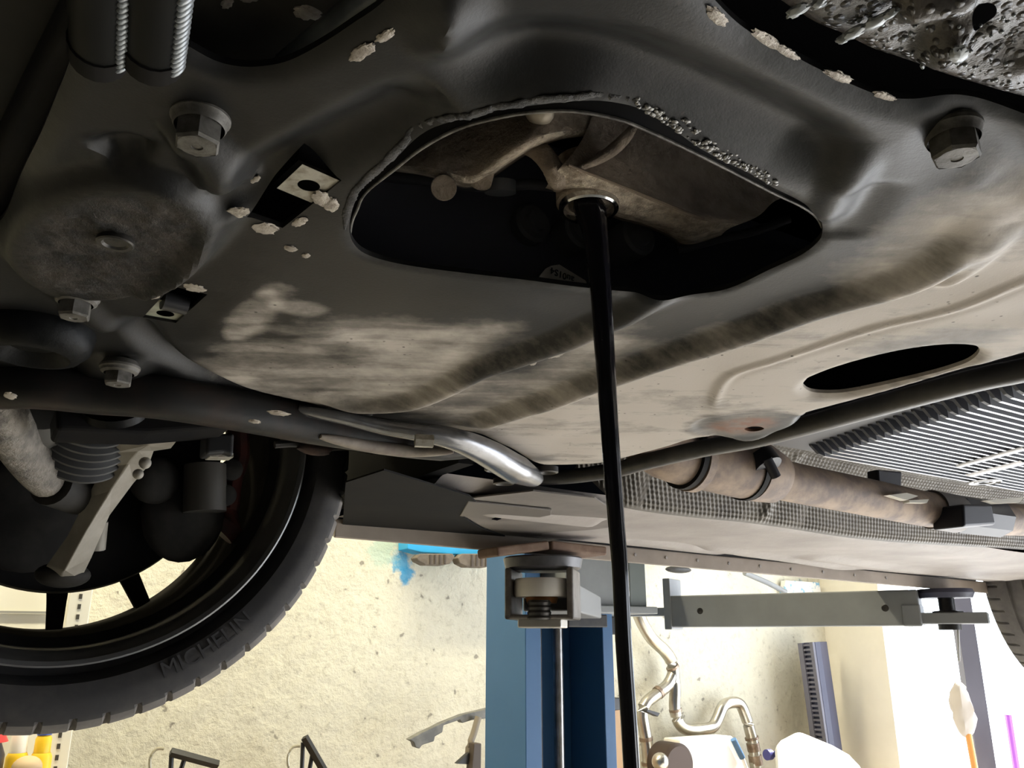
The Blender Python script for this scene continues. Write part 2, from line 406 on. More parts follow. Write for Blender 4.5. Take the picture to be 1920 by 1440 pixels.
MB().box(np.array([*(rc[:2] * .5 + a1[:2] * .5), (zr(1149) + zr(1170)) / 2]) + RX * .035, RX, RY, Z, .085, .045, (zr(1149) - zr(1170)) / 2).make('pad_holder', grey, rear, smooth=False, bev=.003)
MB().lathe(rc, Z, [(zr(1181), 0), (zr(1181), .027), (zr(1168), .027), (zr(1168), .036), (zr(1146), .036), (zr(1144), .019), (zr(1112), .019)], 28).make('pad_post', dark_steel, rear)
PADZ = CZ + .1170
MB().lathe(rc, Z, [(PADZ - .022, 0), (PADZ - .022, .062), (PADZ - .010, .068), (PADZ, .064), (PADZ, 0)], 40).make('lift_pad', M('blue_black_rubber', (.03, .032, .06), .5), rear, label='dark round lift pad')
# packing blocks between the pad and the sill
wood = M('brown_packing_rubber', (.13, .075, .05), .75, 0, (.2, .13, .09), 30, .35, .7, .3, 80)
def block(x0, y0, x1, y1, thick, t, label):
    a, b = PT(x0, y0, t), PT(x1, y1, t); d = b - a; ln = np.linalg.norm(d); d /= ln; n = np.cross(T, d)
    MB().box((a + b) / 2, d, T, n, ln / 2, .034, thick / 2).make('packing_block', wood, smooth=False, bev=.004, label=label, cat='block', group='packing blocks on the front lift pad')
block(913, 1037, 1010, 1025, .016, 1.228, 'brown block on the front lift pad, tilted up to the right')
block(1014, 1025, 1117, 1036, .016, 1.228, 'brown block on the front lift pad, sloping down towards the oil stream')

# ------------------------------------------------------------------ things along the back wall
WT = 2.82
stainless = M('brushed_stainless', (.58, .56, .50), .28, 1., (.42, .37, .30), 12, .4, .75, .05, 90)
burnt = M('heat_browned_steel', (.20, .14, .10), .42, .8, (.35, .28, .22), 30)
bench_mat = M('bench_wood', (.30, .22, .14), .7)
def P(pts, t=WT): return [PT(x, y, t) for x, y in pts]
ex = empty('exhaust_manifold', PT(1260, 1440, WT), 'bent stainless exhaust pipe with two branches standing against the wall', 'exhaust pipe')
MB().tube(spline(P([(1196, 1148), (1203, 1166), (1222, 1197), (1246, 1220), (1259, 1240), (1263, 1262), (1262, 1280)]), .02), .027, 20).make('pipe', stainless, ex)
MB().tube(spline(P([(1263, 1262), (1252, 1284), (1232, 1301), (1212, 1317), (1204, 1336), (1207, 1360), (1212, 1388), (1215, 1414), (1219, 1470)]), .02), .025, 20).make('branch', stainless, ex)
MB().tube(spline(P([(1263, 1262), (1266, 1290), (1265, 1322), (1268, 1342), (1276, 1360), (1292, 1369), (1316, 1368), (1336, 1363), (1346, 1346), (1356, 1324), (1372, 1317), (1388, 1321), (1399, 1346), (1407, 1374), (1413, 1402), (1419, 1470)]), .015), .025, 20).make('branch', stainless, ex)
def ring(pts, r, name='weld_ring', mat=burnt):
    a, b = P(pts); MB().tube([a, b], r, 20).make(name, mat, ex)
ring([(1260, 1249), (1262, 1253)], .0285); ring([(1237, 1296), (1233, 1300)], .028); ring([(1266, 1329), (1267, 1334)], .028); ring([(1211, 1382), (1212, 1389)], .028, 'flange')
ring([(1409, 1382), (1410, 1386)], .031, 'flange'); ring([(1411, 1393), (1414, 1408)], .029, 'flange'); ring([(1415, 1416), (1418, 1434)], .03, 'flange'); ring([(1215, 1428), (1216, 1434)], .029, 'flange')
cv = empty('catalyst_can', PT(1250, 1440, 2.7), 'dark brown round exhaust can beside the white box', 'exhaust can')
MB().lathe(PT(1258, 1432, 2.60), T, [(-.05, 0), (-.05, .067), (-.04, .078), (.05, .078), (.05, 0)], 36).make('can_body', M('sooty_brown_steel', (.06, .04, .03), .55, .5), cv)
MB().blob(PT(1238, 1428, 2.54), L, T, Z, .032, .032, .032, 20, 12).make('ball_joint', stainless, cv)
MB().prism(P([(1274, 1387), (1373, 1380), (1404, 1450), (1420, 1530), (1280, 1530)], 2.675), T * .095).make('white_box', M('white_plastic', (.88, .86, .80), .5), smooth=False, bev=.006, label='plain white box below the looping exhaust pipe', cat='box')
br = empty('squeegee', PT(1390, 1440, 2.66), 'blue-handled pole with white shaft leaning beside the white box', 'brush')
MB().tube(P([(1375, 1386), (1392, 1421)], 2.66), .0125, 14).make('grip', M('blue_grip', (.05, .12, .22), .5), br, label='blue grip')
MB().tube(P([(1392, 1421), (1412, 1475)], 2.66), .008, 12).make('shaft', M('white_shaft', (.8, .8, .8), .4), br)
jc = empty('jerrycan', PT(1520, 1470, 2.72), 'translucent white plastic jerrycan lying in front of the drain channel', 'jerrycan')
MB().prism(P([(1452, 1402), (1464, 1388), (1497, 1371), (1560, 1397), (1592, 1415), (1612, 1436), (1640, 1490), (1470, 1500), (1456, 1450)], 2.50), ray(1520, 1430) * .10).make('can_body', M('milky_plastic', (.60, .60, .55), .45), jc, bev=.018)
MB().lathe(PT(1441, 1415, 2.55), L, [(-.012, 0), (-.012, .021), (.012, .021), (.02, .012), (.05, .012)], 20).make('cap', M('navy_cap', (.03, .03, .16), .45), jc, label='navy blue cap')
# drain channel in the corner
ch = empty('drain_channel', PT(1530, 1440, 2.75), 'dark plastic drain channel with ladder grate standing in the wall corner', 'drain channel')
pl = M('slate_plastic', (.05, .055, .10), .5); pl2 = M('slate_plastic_light', (.13, .13, .17), .5)
A_, B_, C_ = PT(1499, 1206, 2.78), PT(1527, 1204, 2.68), PT(1550, 1203, 2.78)
dz_ = PT(1524, 1410, 2.7)[2] - A_[2] - .1
lean = np.array([0, 0, dz_]) + L * .035
def quad_strip(a, b, off, th_, name, mat, k0, k1, w0, w1):
    n = np.cross(b - a, lean); n /= np.linalg.norm(n)
    p = [a + (b - a) * w0 + lean * k0, a + (b - a) * w1 + lean * k0, a + (b - a) * w1 + lean * k1, a + (b - a) * w0 + lean * k1]
    return MB().prism([q + n * off for q in p], n * th_).make(name, mat, ch, smooth=False)
quad_strip(A_, B_, .003, .03, 'channel_body', pl, 0, 1, 0, 1)
quad_strip(B_, C_, 0, .02, 'channel_side', pl, 0, 1, 0, 1)
quad_strip(A_, B_, 0, -.012, 'grate_rail', pl2, 0, 1, 0, .3); quad_strip(A_, B_, 0, -.012, 'grate_rail', pl2, 0, 1, .78, 1)
for k in range(27): quad_strip(A_, B_, 0, -.008, 'rung', pl2, .012 + k * .0365, .012 + k * .0365 + .016, .3, .78)
# black bent bar stands at the foot of the wall
blk = M('satin_black', (.012, .012, .013), .45)
wire = M('dull_wire', (.45, .42, .33), .4, .6)
def bar_stand(dx, dy, segs, hoop, label):
    e = empty('bar_stand', PT(dx, 1470, 2.8), label, 'bracket', 'black bar brackets before the wall')
    a, b = P(segs[0], 2.78); MB().tube([a, b], .013, 4, up=T).make('top_bar', blk, e, smooth=False)
    for s in segs[1:]: MB().tube(P(s, 2.79), .007, 8).make('strut', blk, e)
    MB().tube(spline(P(hoop, 2.8), .01), .0045, 8).make('wire_hoop', wire, e)
bar_stand(340, 1440, [((320, 1410), (409, 1434)), ((322, 1412), (317, 1500)), ((347, 1420), (320, 1500))], [(307, 1404), (294, 1404), (284, 1416), (281, 1432), (286, 1460), (300, 1500)], 'black bar bracket with a nearly level top, left of the other')
bar_stand(580, 1440, [((571, 1382), (625, 1475)), ((568, 1392), (564, 1500)), ((586, 1412), (570, 1500))], [(562, 1399), (549, 1401), (541, 1415), (540, 1432), (547, 1460), (560, 1500)], 'black bar bracket with a steep pointed top, nearer the blue post')
# torn plastic trim
tr = empty('bumper_trim', PT(850, 1440, 2.7), 'torn grey plastic bumper trim leaning beside the blue post', 'car part')
trim = M('grey_trim_plastic', (.10, .10, .095), .5, 0, (.17, .165, .15), 20)
MB().prism(P([(767, 1387), (790, 1374), (812, 1364), (827, 1356), (867, 1340), (925, 1326), (925, 1346), (886, 1350), (867, 1356), (862, 1350), (832, 1360), (830, 1373), (816, 1381), (814, 1390), (792, 1397), (787, 1404), (779, 1401), (776, 1392)], 2.72), T * .03).make('strip', trim, tr, smooth=False, bev=.003)
MB().tube(spline(P([(897, 1344), (888, 1376), (879, 1402), (880, 1425), (888, 1480)], 2.70), .02), .012, 10).make('stem', M('tan_plastic', (.22, .19, .15), .6), tr)
MB().prism(P([(889, 1394), (903, 1394), (902, 1450), (884, 1450)], 2.66), T * .04).make('foot_box', M('brown_block', (.06, .045, .035), .6), tr, smooth=False, bev=.003)
MB().prism(P([(857, 1432), (880, 1411), (878, 1433)], 2.68), T * .02).make('fin', blk, tr, smooth=False)
# blue plank with two ribbed rubber pads, and the paint on the wall
sky = M('bright_blue_paint', (.03, .38, .75), .5)
sh = empty('wall_plank', PT(840, 1040, 2.86), 'bright blue plank fixed high on the wall behind the post', 'shelf')
MB().prism(P([(764, 1010), (925, 1012), (925, 1043), (790, 1036), (764, 1029)], 2.82), T * .08).make('plank', sky, sh, smooth=False, bev=.003)
pad = M('ribbed_brown_rubber', (.16, .13, .10), .7, 0, (.10, .08, .06), 40)
for x0, x1, yb, lb in ((780, 853, 1060, 'brown ribbed rubber pad hanging left below the blue plank'), (858, 932, 1064, 'brown ribbed rubber pad below the blue plank, next to the post')):
    e = empty('rubber_pad', PT((x0 + x1) / 2, yb, 2.84), lb, 'pad', 'ribbed pads below the blue plank')
    MB().prism(P([(x0, 1046), (x0 + 8, 1038), (x1 - 4, 1038), (x1, 1044), (x1 - 8, yb - 3), (x1 - 22, yb), (x0 + 18, yb - 1), (x0 + 4, yb - 8)], 2.79), T * .05).make('pad_body', pad, e, smooth=False, bev=.004)
    for k in range(4): MB().prism(P([(x0 + 26 + k * 9, 1040), (x0 + 29 + k * 9, 1040), (x0 + 29 + k * 9, yb - 2), (x0 + 26 + k * 9, yb - 2)], 2.787), T * .01).make('rib', M('dark_rib', (.06, .045, .035), .7), e, smooth=False)
MB().tube(P([(1396, 1074), (1440, 1093), (1473, 1110)], 2.8), .013, 10).make('grey_rod', grey, label='grey rod slanting down behind the rear lift arm', cat='rod')
MB().prism(P([(1473, 1088), (1536, 1092), (1540, 1112), (1470, 1112)], 2.86), T * .03).make('flaky_ledge', M('flaking_paint', (.78, .78, .76), .7, 0, (.2, .42, .6), 30, .55, .62), label='white flaking ledge with blue flecks above the rear lift arm', cat='ledge', smooth=False, bev=.003)
MB().blob(PT(1272, 1068, 2.8), L, T, Z, .075, .03, .016, 20, 10).make('hose_coil', rubber, label='black rubber hose end on the wall just under the sill', cat='hose')
MB().prism(P([(1128, 1332), (1170, 1330), (1172, 1500), (1132, 1500)], 2.62), T * .14).make('cardboard_box', M('tan_cardboard', (.50, .33, .19), .8), smooth=False, bev=.004, label='tan cardboard box standing behind the blue post', cat='box')
MB().prism(P([(1130, 1311), (1166, 1308), (1168, 1331), (1132, 1334)], 2.6), T * .1).make('tool_case', blk, smooth=False, bev=.004, label='small black case lying on the cardboard box', cat='case')
MB().prism(P([(1214, 1330), (1238, 1337), (1234, 1344), (1212, 1334)], 2.7), T * .03).make('clip_bracket', blk, smooth=False, bev=.002, label='small black bracket between the two exhaust branches', cat='bracket')
# shelving with bottles at the far left
ST = 2.62
sv = empty('shelf_rack', PT(60, 1440, ST), 'white slotted shelf rack at the left behind the front wheel', 'shelf')
rack = M('white_rack_paint', (.82, .80, .70), .5)
ua = UT(PT(108, 1400, ST))[0]
MB().cbox(ua - .028, ua + .028, ST - .02, ST + .02, -1.2, .35).make('upright', rack, sv, smooth=False, bev=.003)
for k in range(46):
    MB().cbox(ua - .004, ua + .004, ST - .0215, ST - .018, -.9 + k * .027, -.9 + k * .027 + .013).make('slot', M('slot_shadow', (.05, .045, .035), .8), sv, smooth=False)
MB().cbox(ua - .9, ua - .03, ST + .12, ST + .14, -1.1, .22).make('back_panel', rack, sv, smooth=False)
MB().cbox(ua - .9, ua - .03, ST - .2, ST + .12, -.62, -.60).make('shelf_board', rack, sv, smooth=False)
MB().cbox(ua - .9, ua - .03, ST + .112, ST + .118, .062, .068).make('panel_seam', M('seam_grey', (.3, .3, .28), .6), sv, smooth=False)
yel = M('yellow_plastic', (.85, .55, .03), .4); ivory = M('ivory_plastic', (.8, .76, .68), .4)
def bottle(px, w, y0, y1, top_m, body_m, cap_m, label):
    c = PT(px, 1400, ST - .07); k = np.linalg.norm(c - [0, 0, CZ]) / F; zt, zb = PT(px, y0, ST - .07)[2], PT(px, y1, ST - .07)[2]
    base = np.array([c[0], c[1], 0]); e = empty('bottle', [c[0], c[1], CZ - .6], label, 'bottle', 'bottles on the shelf rack'); r = w * k / 2
    MB().lathe(base, Z, [(zb, r * .8), (zt - .008, r * .78), (zt, r * .6), (zt, 0)], 24).make('neck', top_m, e)
    MB().lathe(base, Z, [(CZ - .6, 0), (CZ - .6, r * 1.05), (zb - .01, r * 1.05), (zb, r * .85)], 24).make('bottle_body', body_m, e)
    if cap_m: MB().lathe(base, Z, [(zt, r * .7), (zt + .02, r * .7), (zt + .02, 0)], 24).make('cap', cap_m, e)
bottle(35, 29, 1372, 1411, ivory, yel, None, 'yellow bottle with a tall ivory top on the shelf rack')
bottle(80, 29, 1378, 1411, yel, yel, M('blue_cap', (.05, .10, .45), .4), 'all-yellow bottle with a blue cap beside the rack upright')
e = empty('funnel', [*PT(-2, 1390, ST - .1)[:2], CZ - .6], 'red-topped dark container at the left edge of the rack', 'container')
cc = PT(-24, 1390, ST - .12); cc[2] = 0; zt = PT(0, 1372, ST - .1)[2]
MB().lathe(cc, Z, [(zt - .02, .045), (zt, .035), (zt, 0)], 24).make('lid', M('red_lid', (.55, .03, .03), .4), e, label='red lid')
MB().lathe(cc, Z, [(CZ - .6, 0), (CZ - .6, .043), (zt - .05, .042), (zt - .02, .03)], 24).make('container_body', M('dark_plastic', (.03, .03, .04), .4), e)
MB().blob(PT(50, 1440, ST - .14), L, T, Z, .034, .034, .028, 20, 12).make('filter_cap', M('tan_plastic_lid', (.48, .36, .22), .6), label='tan domed lid in front of the yellow bottles', cat='lid')
# workbench that carries the loose things (below the frame)
wb = empty('workbench', W(1.9, 2.62, -CZ), 'long low workbench along the rough wall', 'workbench')
zb_ = PT(1400, 1536, 2.7)[2] - CZ
MB().cbox(.5, 3.6, 2.4, 2.88, zb_ - .04, zb_).make('bench_top', bench_mat, wb, smooth=False)
for u in (.6, 2.0, 3.5):
    for t in (2.45, 2.83): MB().cbox(u - .03, u + .03, t - .03, t + .03, -CZ, zb_ - .04).make('leg', bench_mat, wb, smooth=False)
# gate post, mop and sticks in the doorway
gp = M('dull_galvanised', (.13, .13, .17), .5, .1)
MB().tube([PU(1796, 1100, DOOR_U - .06), PU(1864, 1560, DOOR_U - .06)], [(.045, .05)] * 2, 4, up=T).make('gate_post', gp, smooth=False, label='grey steel gate post leaning in the open doorway', cat='post')
mop = empty('mop', PU(1825, 1440, DOOR_U - .22), 'mop with ragged grey head and orange handle by the doorway', 'mop')
MB().blob(PU(1804, 1330, DOOR_U - .22), T, L, Z, .045, .04, .11, 12, 10, .5).make('mop_head', M('ragged_cotton', (.55, .5, .46), .9), mop)
MB().tube([PU(1811, 1350, DOOR_U - .22), PU(1842, 1520, DOOR_U - .22)], .013, 10).make('handle', M('orange_wood', (.7, .33, .1), .5), mop, label='orange handle')
MB().tube([PU(1890, 1340, DOOR_U + .5), PU(1915, 1500, DOOR_U + .5)], .016, 8).make('violet_stick', M('violet_plastic', (.35, .1, .5), .5), label='thin violet stick standing outside the doorway', cat='stick')
MB().tube([rc - RY * .0 + np.array([.02, 0, zr(1180)]), rc + np.array([.01, .0, zr(1240)])], .003, 8).make('release_cable', M('pale_cable', (.7, .7, .7), .5), rear, label='thin pale cable')
#=NEXT2=
# ------------------------------------------------------------------ the car on the lift
H0 = .19
car = empty('car', W(1.3, .45, .15), 'car raised on the lift, seen from below: dusty black subframe, open front wheel and exhaust', 'car')
def part(mb, name, mat, parent=car, **kw): return mb.make(name, mat, parent, **kw)
black = M('black_underbody', (.006, .006, .007), .7, 0, (.011, .010, .009), 12, spec=.06)
def xy(pts, H=H0): return np.array([PZ(x, y, H)[:2] for x, y in pts])

# --- subframe plate: a pressed sheet with beads, bosses and openings
OUT = [(150, 95), (230, 92), (300, 95), (340, 100), (400, 130), (450, 141), (500, 139), (545, 128), (600, 100), (660, 62), (720, 20), (745, -30), (760, -130), (1240, -130), (1295, -40), (1330, 5), (1400, 75), (1500, 130), (1580, 168), (1650, 195), (1720, 210), (1800, 218), (1920, 236), (2100, 262), (2250, 450), (2150, 565),
       (2050, 628), (1920, 664), (1837, 685), (1740, 712), (1612, 745), (1525, 769), (1508, 783), (1490, 803), (1440, 820), (1400, 826), (1360, 823), (1310, 825), (1200, 855), (1130, 870), (1040, 874), (1000, 870), (960, 848), (910, 822), (870, 812), (800, 804), (740, 797), (690, 792), (600, 782), (480, 765), (400, 742), (300, 714), (220, 706), (150, 694), (0, 690), (-150, 690), (-120, 600), (-60, 480), (0, 420), (40, 335), (75, 260), (115, 165)]
INNER = [(656, 440), (660, 415), (670, 392), (678, 372), (694, 353), (735, 321), (792, 277), (857, 242), (922, 223), (992, 211), (1073, 208), (1155, 222), (1204, 240), (1280, 275), (1362, 316), (1449, 361), (1502, 386), (1531, 407), (1544, 431)]
HOLE = [(655, 440), (660, 400), (677, 360), (703, 334), (733, 310), (787, 265), (867, 228), (933, 209), (1033, 197), (1110, 197), (1181, 213), (1222, 230), (1262, 252), (1309, 281), (1350, 302), (1408, 329), (1455, 357), (1496, 378), (1528, 401), (1543, 431), (1537, 454), (1502, 483), (1443, 511), (1379, 541), (1330, 553), (1262, 557), (1190, 552), (1106, 543), (1014, 532), (876, 518), (756, 502), (694, 486), (667, 468)]
OVAL = [(1506, 727), (1512, 715), (1528, 704), (1580, 685), (1669, 663), (1740, 651), (1790, 647), (1822, 650), (1837, 659), (1834, 670), (1818, 682), (1790, 692), (1744, 705), (1670, 722), (1600, 736), (1560, 740), (1522, 738)]
SQ1 = [(463, 405), (567, 308), (640, 340), (530, 428)]
SQ2 = [(268, 593), (323, 534), (389, 550), (330, 604)]
PIN = [(1396, 807), (1408, 803), (1425, 803), (1433, 807), (1420, 811), (1404, 811)]
ST = .0028
outer = spline(xy(OUT), ST, True)
hole = spline(xy(HOLE), ST, True)
oval = spline(xy(OVAL), ST, True)
sq1 = straight(xy(SQ1), ST); sq2 = straight(xy(SQ2), ST); pin = spline(xy(PIN), ST, True)
holes = [hole, oval, sq1, sq2, pin]
pv, pf = cut_sheet(outer, holes, ST)
dz = np.zeros(len(pv)); q = pv
def pl_(pts, depth=0.): return spline(xy(pts, H0 - depth), .006)
def bead(pts, depth, hw, taper=.12, power=1.):
    global dz
    p = pl_(pts, max(depth, 0)); d, s = dist_poly(q, p)
    e = sstep(s, 0, taper) * sstep(1 - s, 0, taper) if taper else 1.
    dz += depth * (.5 * (1 + np.cos(np.pi * np.clip(d / hw, 0, 1)))) ** power * e
def sd(pts, H=H0, closed=True):
    p = spline(xy(pts, H), .006, True); d, _ = dist_poly(q, p, True); return np.where(inside(q, p), d, -d)
def plateau(pts, depth, w, H=H0):
    global dz
    dz += depth * sstep(sd(pts, H), -w / 2, w / 2)
def ell(cx, cy, rx, ry, rot=0., n=20):
    r = math.radians(rot); return [(cx + rx * math.cos(a) * math.cos(r) - ry * math.sin(a) * math.sin(r), cy + rx * math.cos(a) * math.sin(r) + ry * math.sin(a) * math.cos(r)) for a in np.linspace(0, 2 * math.pi, n, endpoint=False)]
# pressed beads across the plate
bead([(560, 764), (620, 772), (683, 777), (767, 770), (833, 747), (900, 713), (960, 693), (1057, 660), (1110, 637), (1170, 614), (1233, 592), (1310, 566)], .010, .017, .14)
bead([(860, 822), (893, 812), (967, 790), (1033, 768), (1120, 736), (1200, 710), (1330, 668), (1462, 624), (1575, 590), (1717, 549), (1796, 507), (1840, 470), (1872, 425)], .0115, .0175, .10)
bead([(1740, 556), (1800, 528), (1850, 490), (1893, 436)], .006, .013, .25)
# raised field around the oval slot, boss at the rear edge
plateau([(1335, 780), (1345, 735), (1372, 704), (1450, 678), (1537, 652), (1660, 617), (1762, 590), (1880, 548), (2000, 505), (2150, 560), (1960, 660), (1740, 735), (1600, 775), (1500, 830), (1400, 850)], .0018, .02)
bead([(1340, 770), (1346, 738), (1372, 704), (1450, 678), (1537, 652), (1660, 617), (1762, 590), (1880, 548), (2000, 505)], .0022, .0065, .12)
plateau(ell(1405, 797, 105, 24, -3), -.003, .012)
dov, _ = dist_poly(q, oval, True); dz -= .004 * np.clip(1 - dov / .009, 0, 1) ** 2
# valley along the arched near edge, crease at the hole corner, dome near the top
bead([(820, 170), (900, 140), (1000, 118), (1130, 125), (1250, 168), (1400, 232), (1520, 288), (1605, 330)], -.012, .026, .2)
bead([(1618, 285), (1595, 345), (1572, 395), (1545, 445)], .005, .015, .25)
bead([(1640, 340), (1600, 400), (1570, 450)], -.003, .022, .2)
plateau(ell(838, 30, 34, 50, 10), .012, .03)
bead([(430, 385), (520, 330), (640, 270), (780, 205), (850, 180)], -.010, .022, .2)
# left corner: dome ridge, recessed bush cup with a raised lip, bolt seats
bead([(290, 295), (345, 300), (390, 330), (418, 372), (425, 400)], .010, .017, .2)
plateau(ell(205, 425, 200, 112, -6), .010, .012)
bead([(425, 400), (405, 440), (360, 488), (310, 528), (262, 546)], .006, .013, .12)
bead([(180, 290), (240, 278), (300, 296)], -.008, .013, .3)
bead([(248, 590), (278, 640), (340, 688), (430, 728), (520, 752), (600, 768)], -.014, .016, .15)
bead([(60, 545), (110, 560), (170, 610), (215, 640)], .007, .015, .25)
plateau(ell(215, 688, 62, 24, 0), .008, .018)
plateau(ell(375, 250, 66, 50, 0), -.002, .02); plateau(ell(1785, 290, 66, 52, 0), -.002, .02)
plateau(ell(60, 645, 95, 52, 0), .004, .012)
bead([(1660, 60), (1900, 300), (1925, 330), (2000, 360)], -.006, .02, .1)
# rim of the service opening: lip bent up into the car, outer edges turned up
dh, _ = dist_poly(q, hole, True); dz -= .0012 * np.clip(1 - dh / .004, 0, 1) ** 2
do, _ = dist_poly(q, outer, True); dz -= .004 * np.clip(1 - do / .008, 0, 1) ** 2
crust = sstep(-dh, -.0095, -.004) * sstep(sd([(640, 480), (600, 380), (760, 250), (960, 180), (1240, 190), (1560, 330), (1420, 350), (1300, 300), (1160, 215), (960, 230), (800, 290), (690, 370)]), -.004, .004)
cup = sstep(sd(ell(215, 428, 178, 98, -6)), -.006, .012)
dz += cup * .0022 * (vnoise(q[:, 0], q[:, 1], 160, 1) + vnoise(q[:, 0], q[:, 1], 330, 2) * .7)
dz += .0012 * vnoise(q[:, 0], q[:, 1], 22, 3) * 2
# where the dust lies: thick on the rear and right, oil-washed at the front
dust = np.full(len(q), .02)
dust += .62 * sstep(sd([(430, 650), (560, 625), (720, 600), (900, 615), (1080, 605), (1250, 620), (1500, 560), (1600, 470), (1750, 380), (2000, 330), (2250, 400), (2150, 600), (1500, 790), (1310, 840), (1000, 880), (870, 815), (760, 775), (600, 765), (430, 735), (370, 690)]), -.035, .03)
dust += .12 * sstep(sd([(1200, 120), (1500, 200), (1700, 240), (2100, 270), (2100, 560), (1500, 560), (1560, 430), (1300, 260)]), -.04, .04)
dust += .30 * sstep(sd([(850, 815), (960, 772), (1100, 722), (1330, 655), (1550, 580), (1900, 500), (2150, 560), (1500, 790), (1310, 845), (1000, 885)]), -.02, .02)
dust += .16 * sstep(sd([(540, 420), (640, 460), (900, 530), (1250, 565), (1250, 640), (500, 640), (430, 560)]), -.04, .03)
for a, w, k in ((ell(985, 650, 95, 34, -22), .02, -.42), (ell(630, 740, 0.1 + 60, 14, 8), .02, -.1), (ell(1240, 640, 80, 20, -20), .02, -.30), (ell(1760, 640, 110, 26, -14), .02, -.32), (ell(1400, 795, 110, 28, -4), .012, -.5), (ell(1640, 330, 60, 90, 0), .03, -.15), (ell(1330, 520, 160, 30, -10), .02, -.12), (ell(600, 650, 90, 18, 10), .02, -.12), (ell(860, 640, 60, 12, -8), .012, -.16), (ell(470, 590, 62, 30, -42), .007, .42), (ell(560, 575, 50, 13, 8), .006, .35), (ell(520, 545, 30, 16, 0), .008, .25), (ell(430, 710, 40, 16, 0), .012, .3)):
    dust += k * sstep(sd(a), -w, w * .6)
oxide = np.clip(sstep(sd(ell(1395, 800, 62, 14, -6)), -.01, .01), 0, 1)
verts = np.c_[pv, H0 + CZ - dz]
# turned-up thickness along every edge
V = verts.tolist(); FC = pf.tolist()
key = {}
for tri in pf:
    for a, b in ((tri[0], tri[1]), (tri[1], tri[2]), (tri[2], tri[0])): key[(min(a, b), max(a, b))] = key.get((min(a, b), max(a, b)), 0) + 1
upmap = {}
for (a, b), n_ in key.items():
    if n_ == 1:
        for i in (a, b):
            if i not in upmap: upmap[i] = len(V); V.append([verts[i][0], verts[i][1], verts[i][2] + .0028])
        FC.append([a, b, upmap[b], upmap[a]])
sub = obj('subframe', V, FC, None, car, ang=35, label='pressed black steel subframe plate, oily at the front and dusty brown at the rear')
ext = lambda a: np.r_[a, [a[i] for i in upmap.keys()]]
attr(sub, 'dust', ext(dust)); attr(sub, 'rust', ext(np.clip(cup, 0, 1))); attr(sub, 'oxide', ext(oxide))
plate = plate_mat(); sub.data.materials.append(plate)
def plate_h(p):      # height of the plate under a point
    i = np.argmin(((pv - np.asarray(p)[:2]) ** 2).sum(1)); return verts[i][2]
inn_ = spline(xy(INNER, H0 + .007), .004)
cen_ = xy([(1100, 380)], H0 + .007)[0]
m = MB(); rim_ = [np.array([*p, CZ + H0 + .007]) for p in inn_]; out_ = [np.array([*(cen_ + (p - cen_) * (1 + .013 / np.linalg.norm(p - cen_))), CZ + H0 + .007]) for p in inn_]
out_ = [p + Z * .009 for p in out_]
m.grid([rim_, out_]); m.grid([rim_, [p + Z * .012 for p in rim_]])
part(m, 'inner_sheet', black, sub); part(MB().tube(rim_, .0008, 8), 'sheet_edge_glint', M('edge_highlight', (.16, .15, .135), .5, .3, (.05, .045, .04), 120, .4, .6), sub, label='pale painted highlight along the inner sheet edge')  # thin pale tube paints the light caught by the sheet edge
hp = xy(HOLE[:21]); hc = xy([(1100, 380)])[0]
def rim_at(k, off):
    p = np.array([np.interp(k, range(len(hp)), hp[:, 0]), np.interp(k, range(len(hp)), hp[:, 1])]); d = p - hc; return p + d / np.linalg.norm(d) * off
m = MB(); ks = np.linspace(.3, 10.5, 120)
m.tube([np.array([*rim_at(k, .0028), plate_h(rim_at(k, .0045)) - .0001]) for k in ks], [((.0016 + .0009 * random.random()) * min(1, .3 + i / 12, .2 + (119 - i) / 25), .0006 + .0004 * random.random()) for i, k in enumerate(ks)], 10)
part(m, 'rim_crust', M('grey_sealant_crust', (.055, .052, .048), .75, 0, (.02, .019, .018), 160, .4, .62, .8, 420), sub, ang=0, label='rough grey crust along the near rim of the opening')
m = MB()
for i in range(170):
    k = random.uniform(10.2, 15.6); o_ = random.uniform(.0004, .004) * (1.5 if k > 12 else 1); p = rim_at(k, o_); r_ = random.uniform(.0004, .0011)
    m.blob([*p, plate_h(p) - .0001], L, T, Z, r_ * random.uniform(.8, 1.8), r_, r_ * .7, 7, 5, .4)
part(m, 'rim_spatter', M('grey_spatter', (.20, .195, .185), .38, .5), sub, kind='stuff')
# bolts: tapered flange and hex head with a dimple
def hexbolt(px, py, af, fl, hgt, matn, lab=None, z_=None):
    c = PZ(px, py, H0); c[2] = plate_h(c) if z_ is None else z_
    m = MB()
    m.lathe(c, -Z, [(-.004, fl * .8), (.0, fl), (.0016, fl), (.0026, fl * .93), (.0042, fl * .90), (.0055, af * .6)], 40)
    r = af / math.sqrt(3); hexr = lambda z, k: [c - Z * z + (L * math.cos(a) + T * math.sin(a)) * r * k for a in np.arange(6) * math.pi / 3 + .35]
    rows = [hexr(.004, 1), hexr(hgt - .0012, 1), hexr(hgt, .9)]
    v = [p for rr in rows for p in rr]; m.add(v, [(i * 6 + k, i * 6 + (k + 1) % 6, (i + 1) * 6 + (k + 1) % 6, (i + 1) * 6 + k) for i in range(2) for k in range(6)])
    m.lathe(c, -Z, [(hgt, r * .9 * .88), (hgt + .0003, r * .25), (hgt - .0015, r * .2), (hgt - .0015, 0)], 24)
    m.add(hexr(hgt - .0002, .9), [tuple(range(6))])
    return part(m, 'bolt', matn, sub, ang=28, label=lab)
boltm = M('rusty_grey_bolt', (.125, .118, .106), .6, .3, (.055, .05, .042), 90, .4, .62, .25, 300)
hexbolt(376, 224, .0155, .0112, .0135, boltm); hexbolt(1788, 262, .0165, .0115, .0135, boltm)
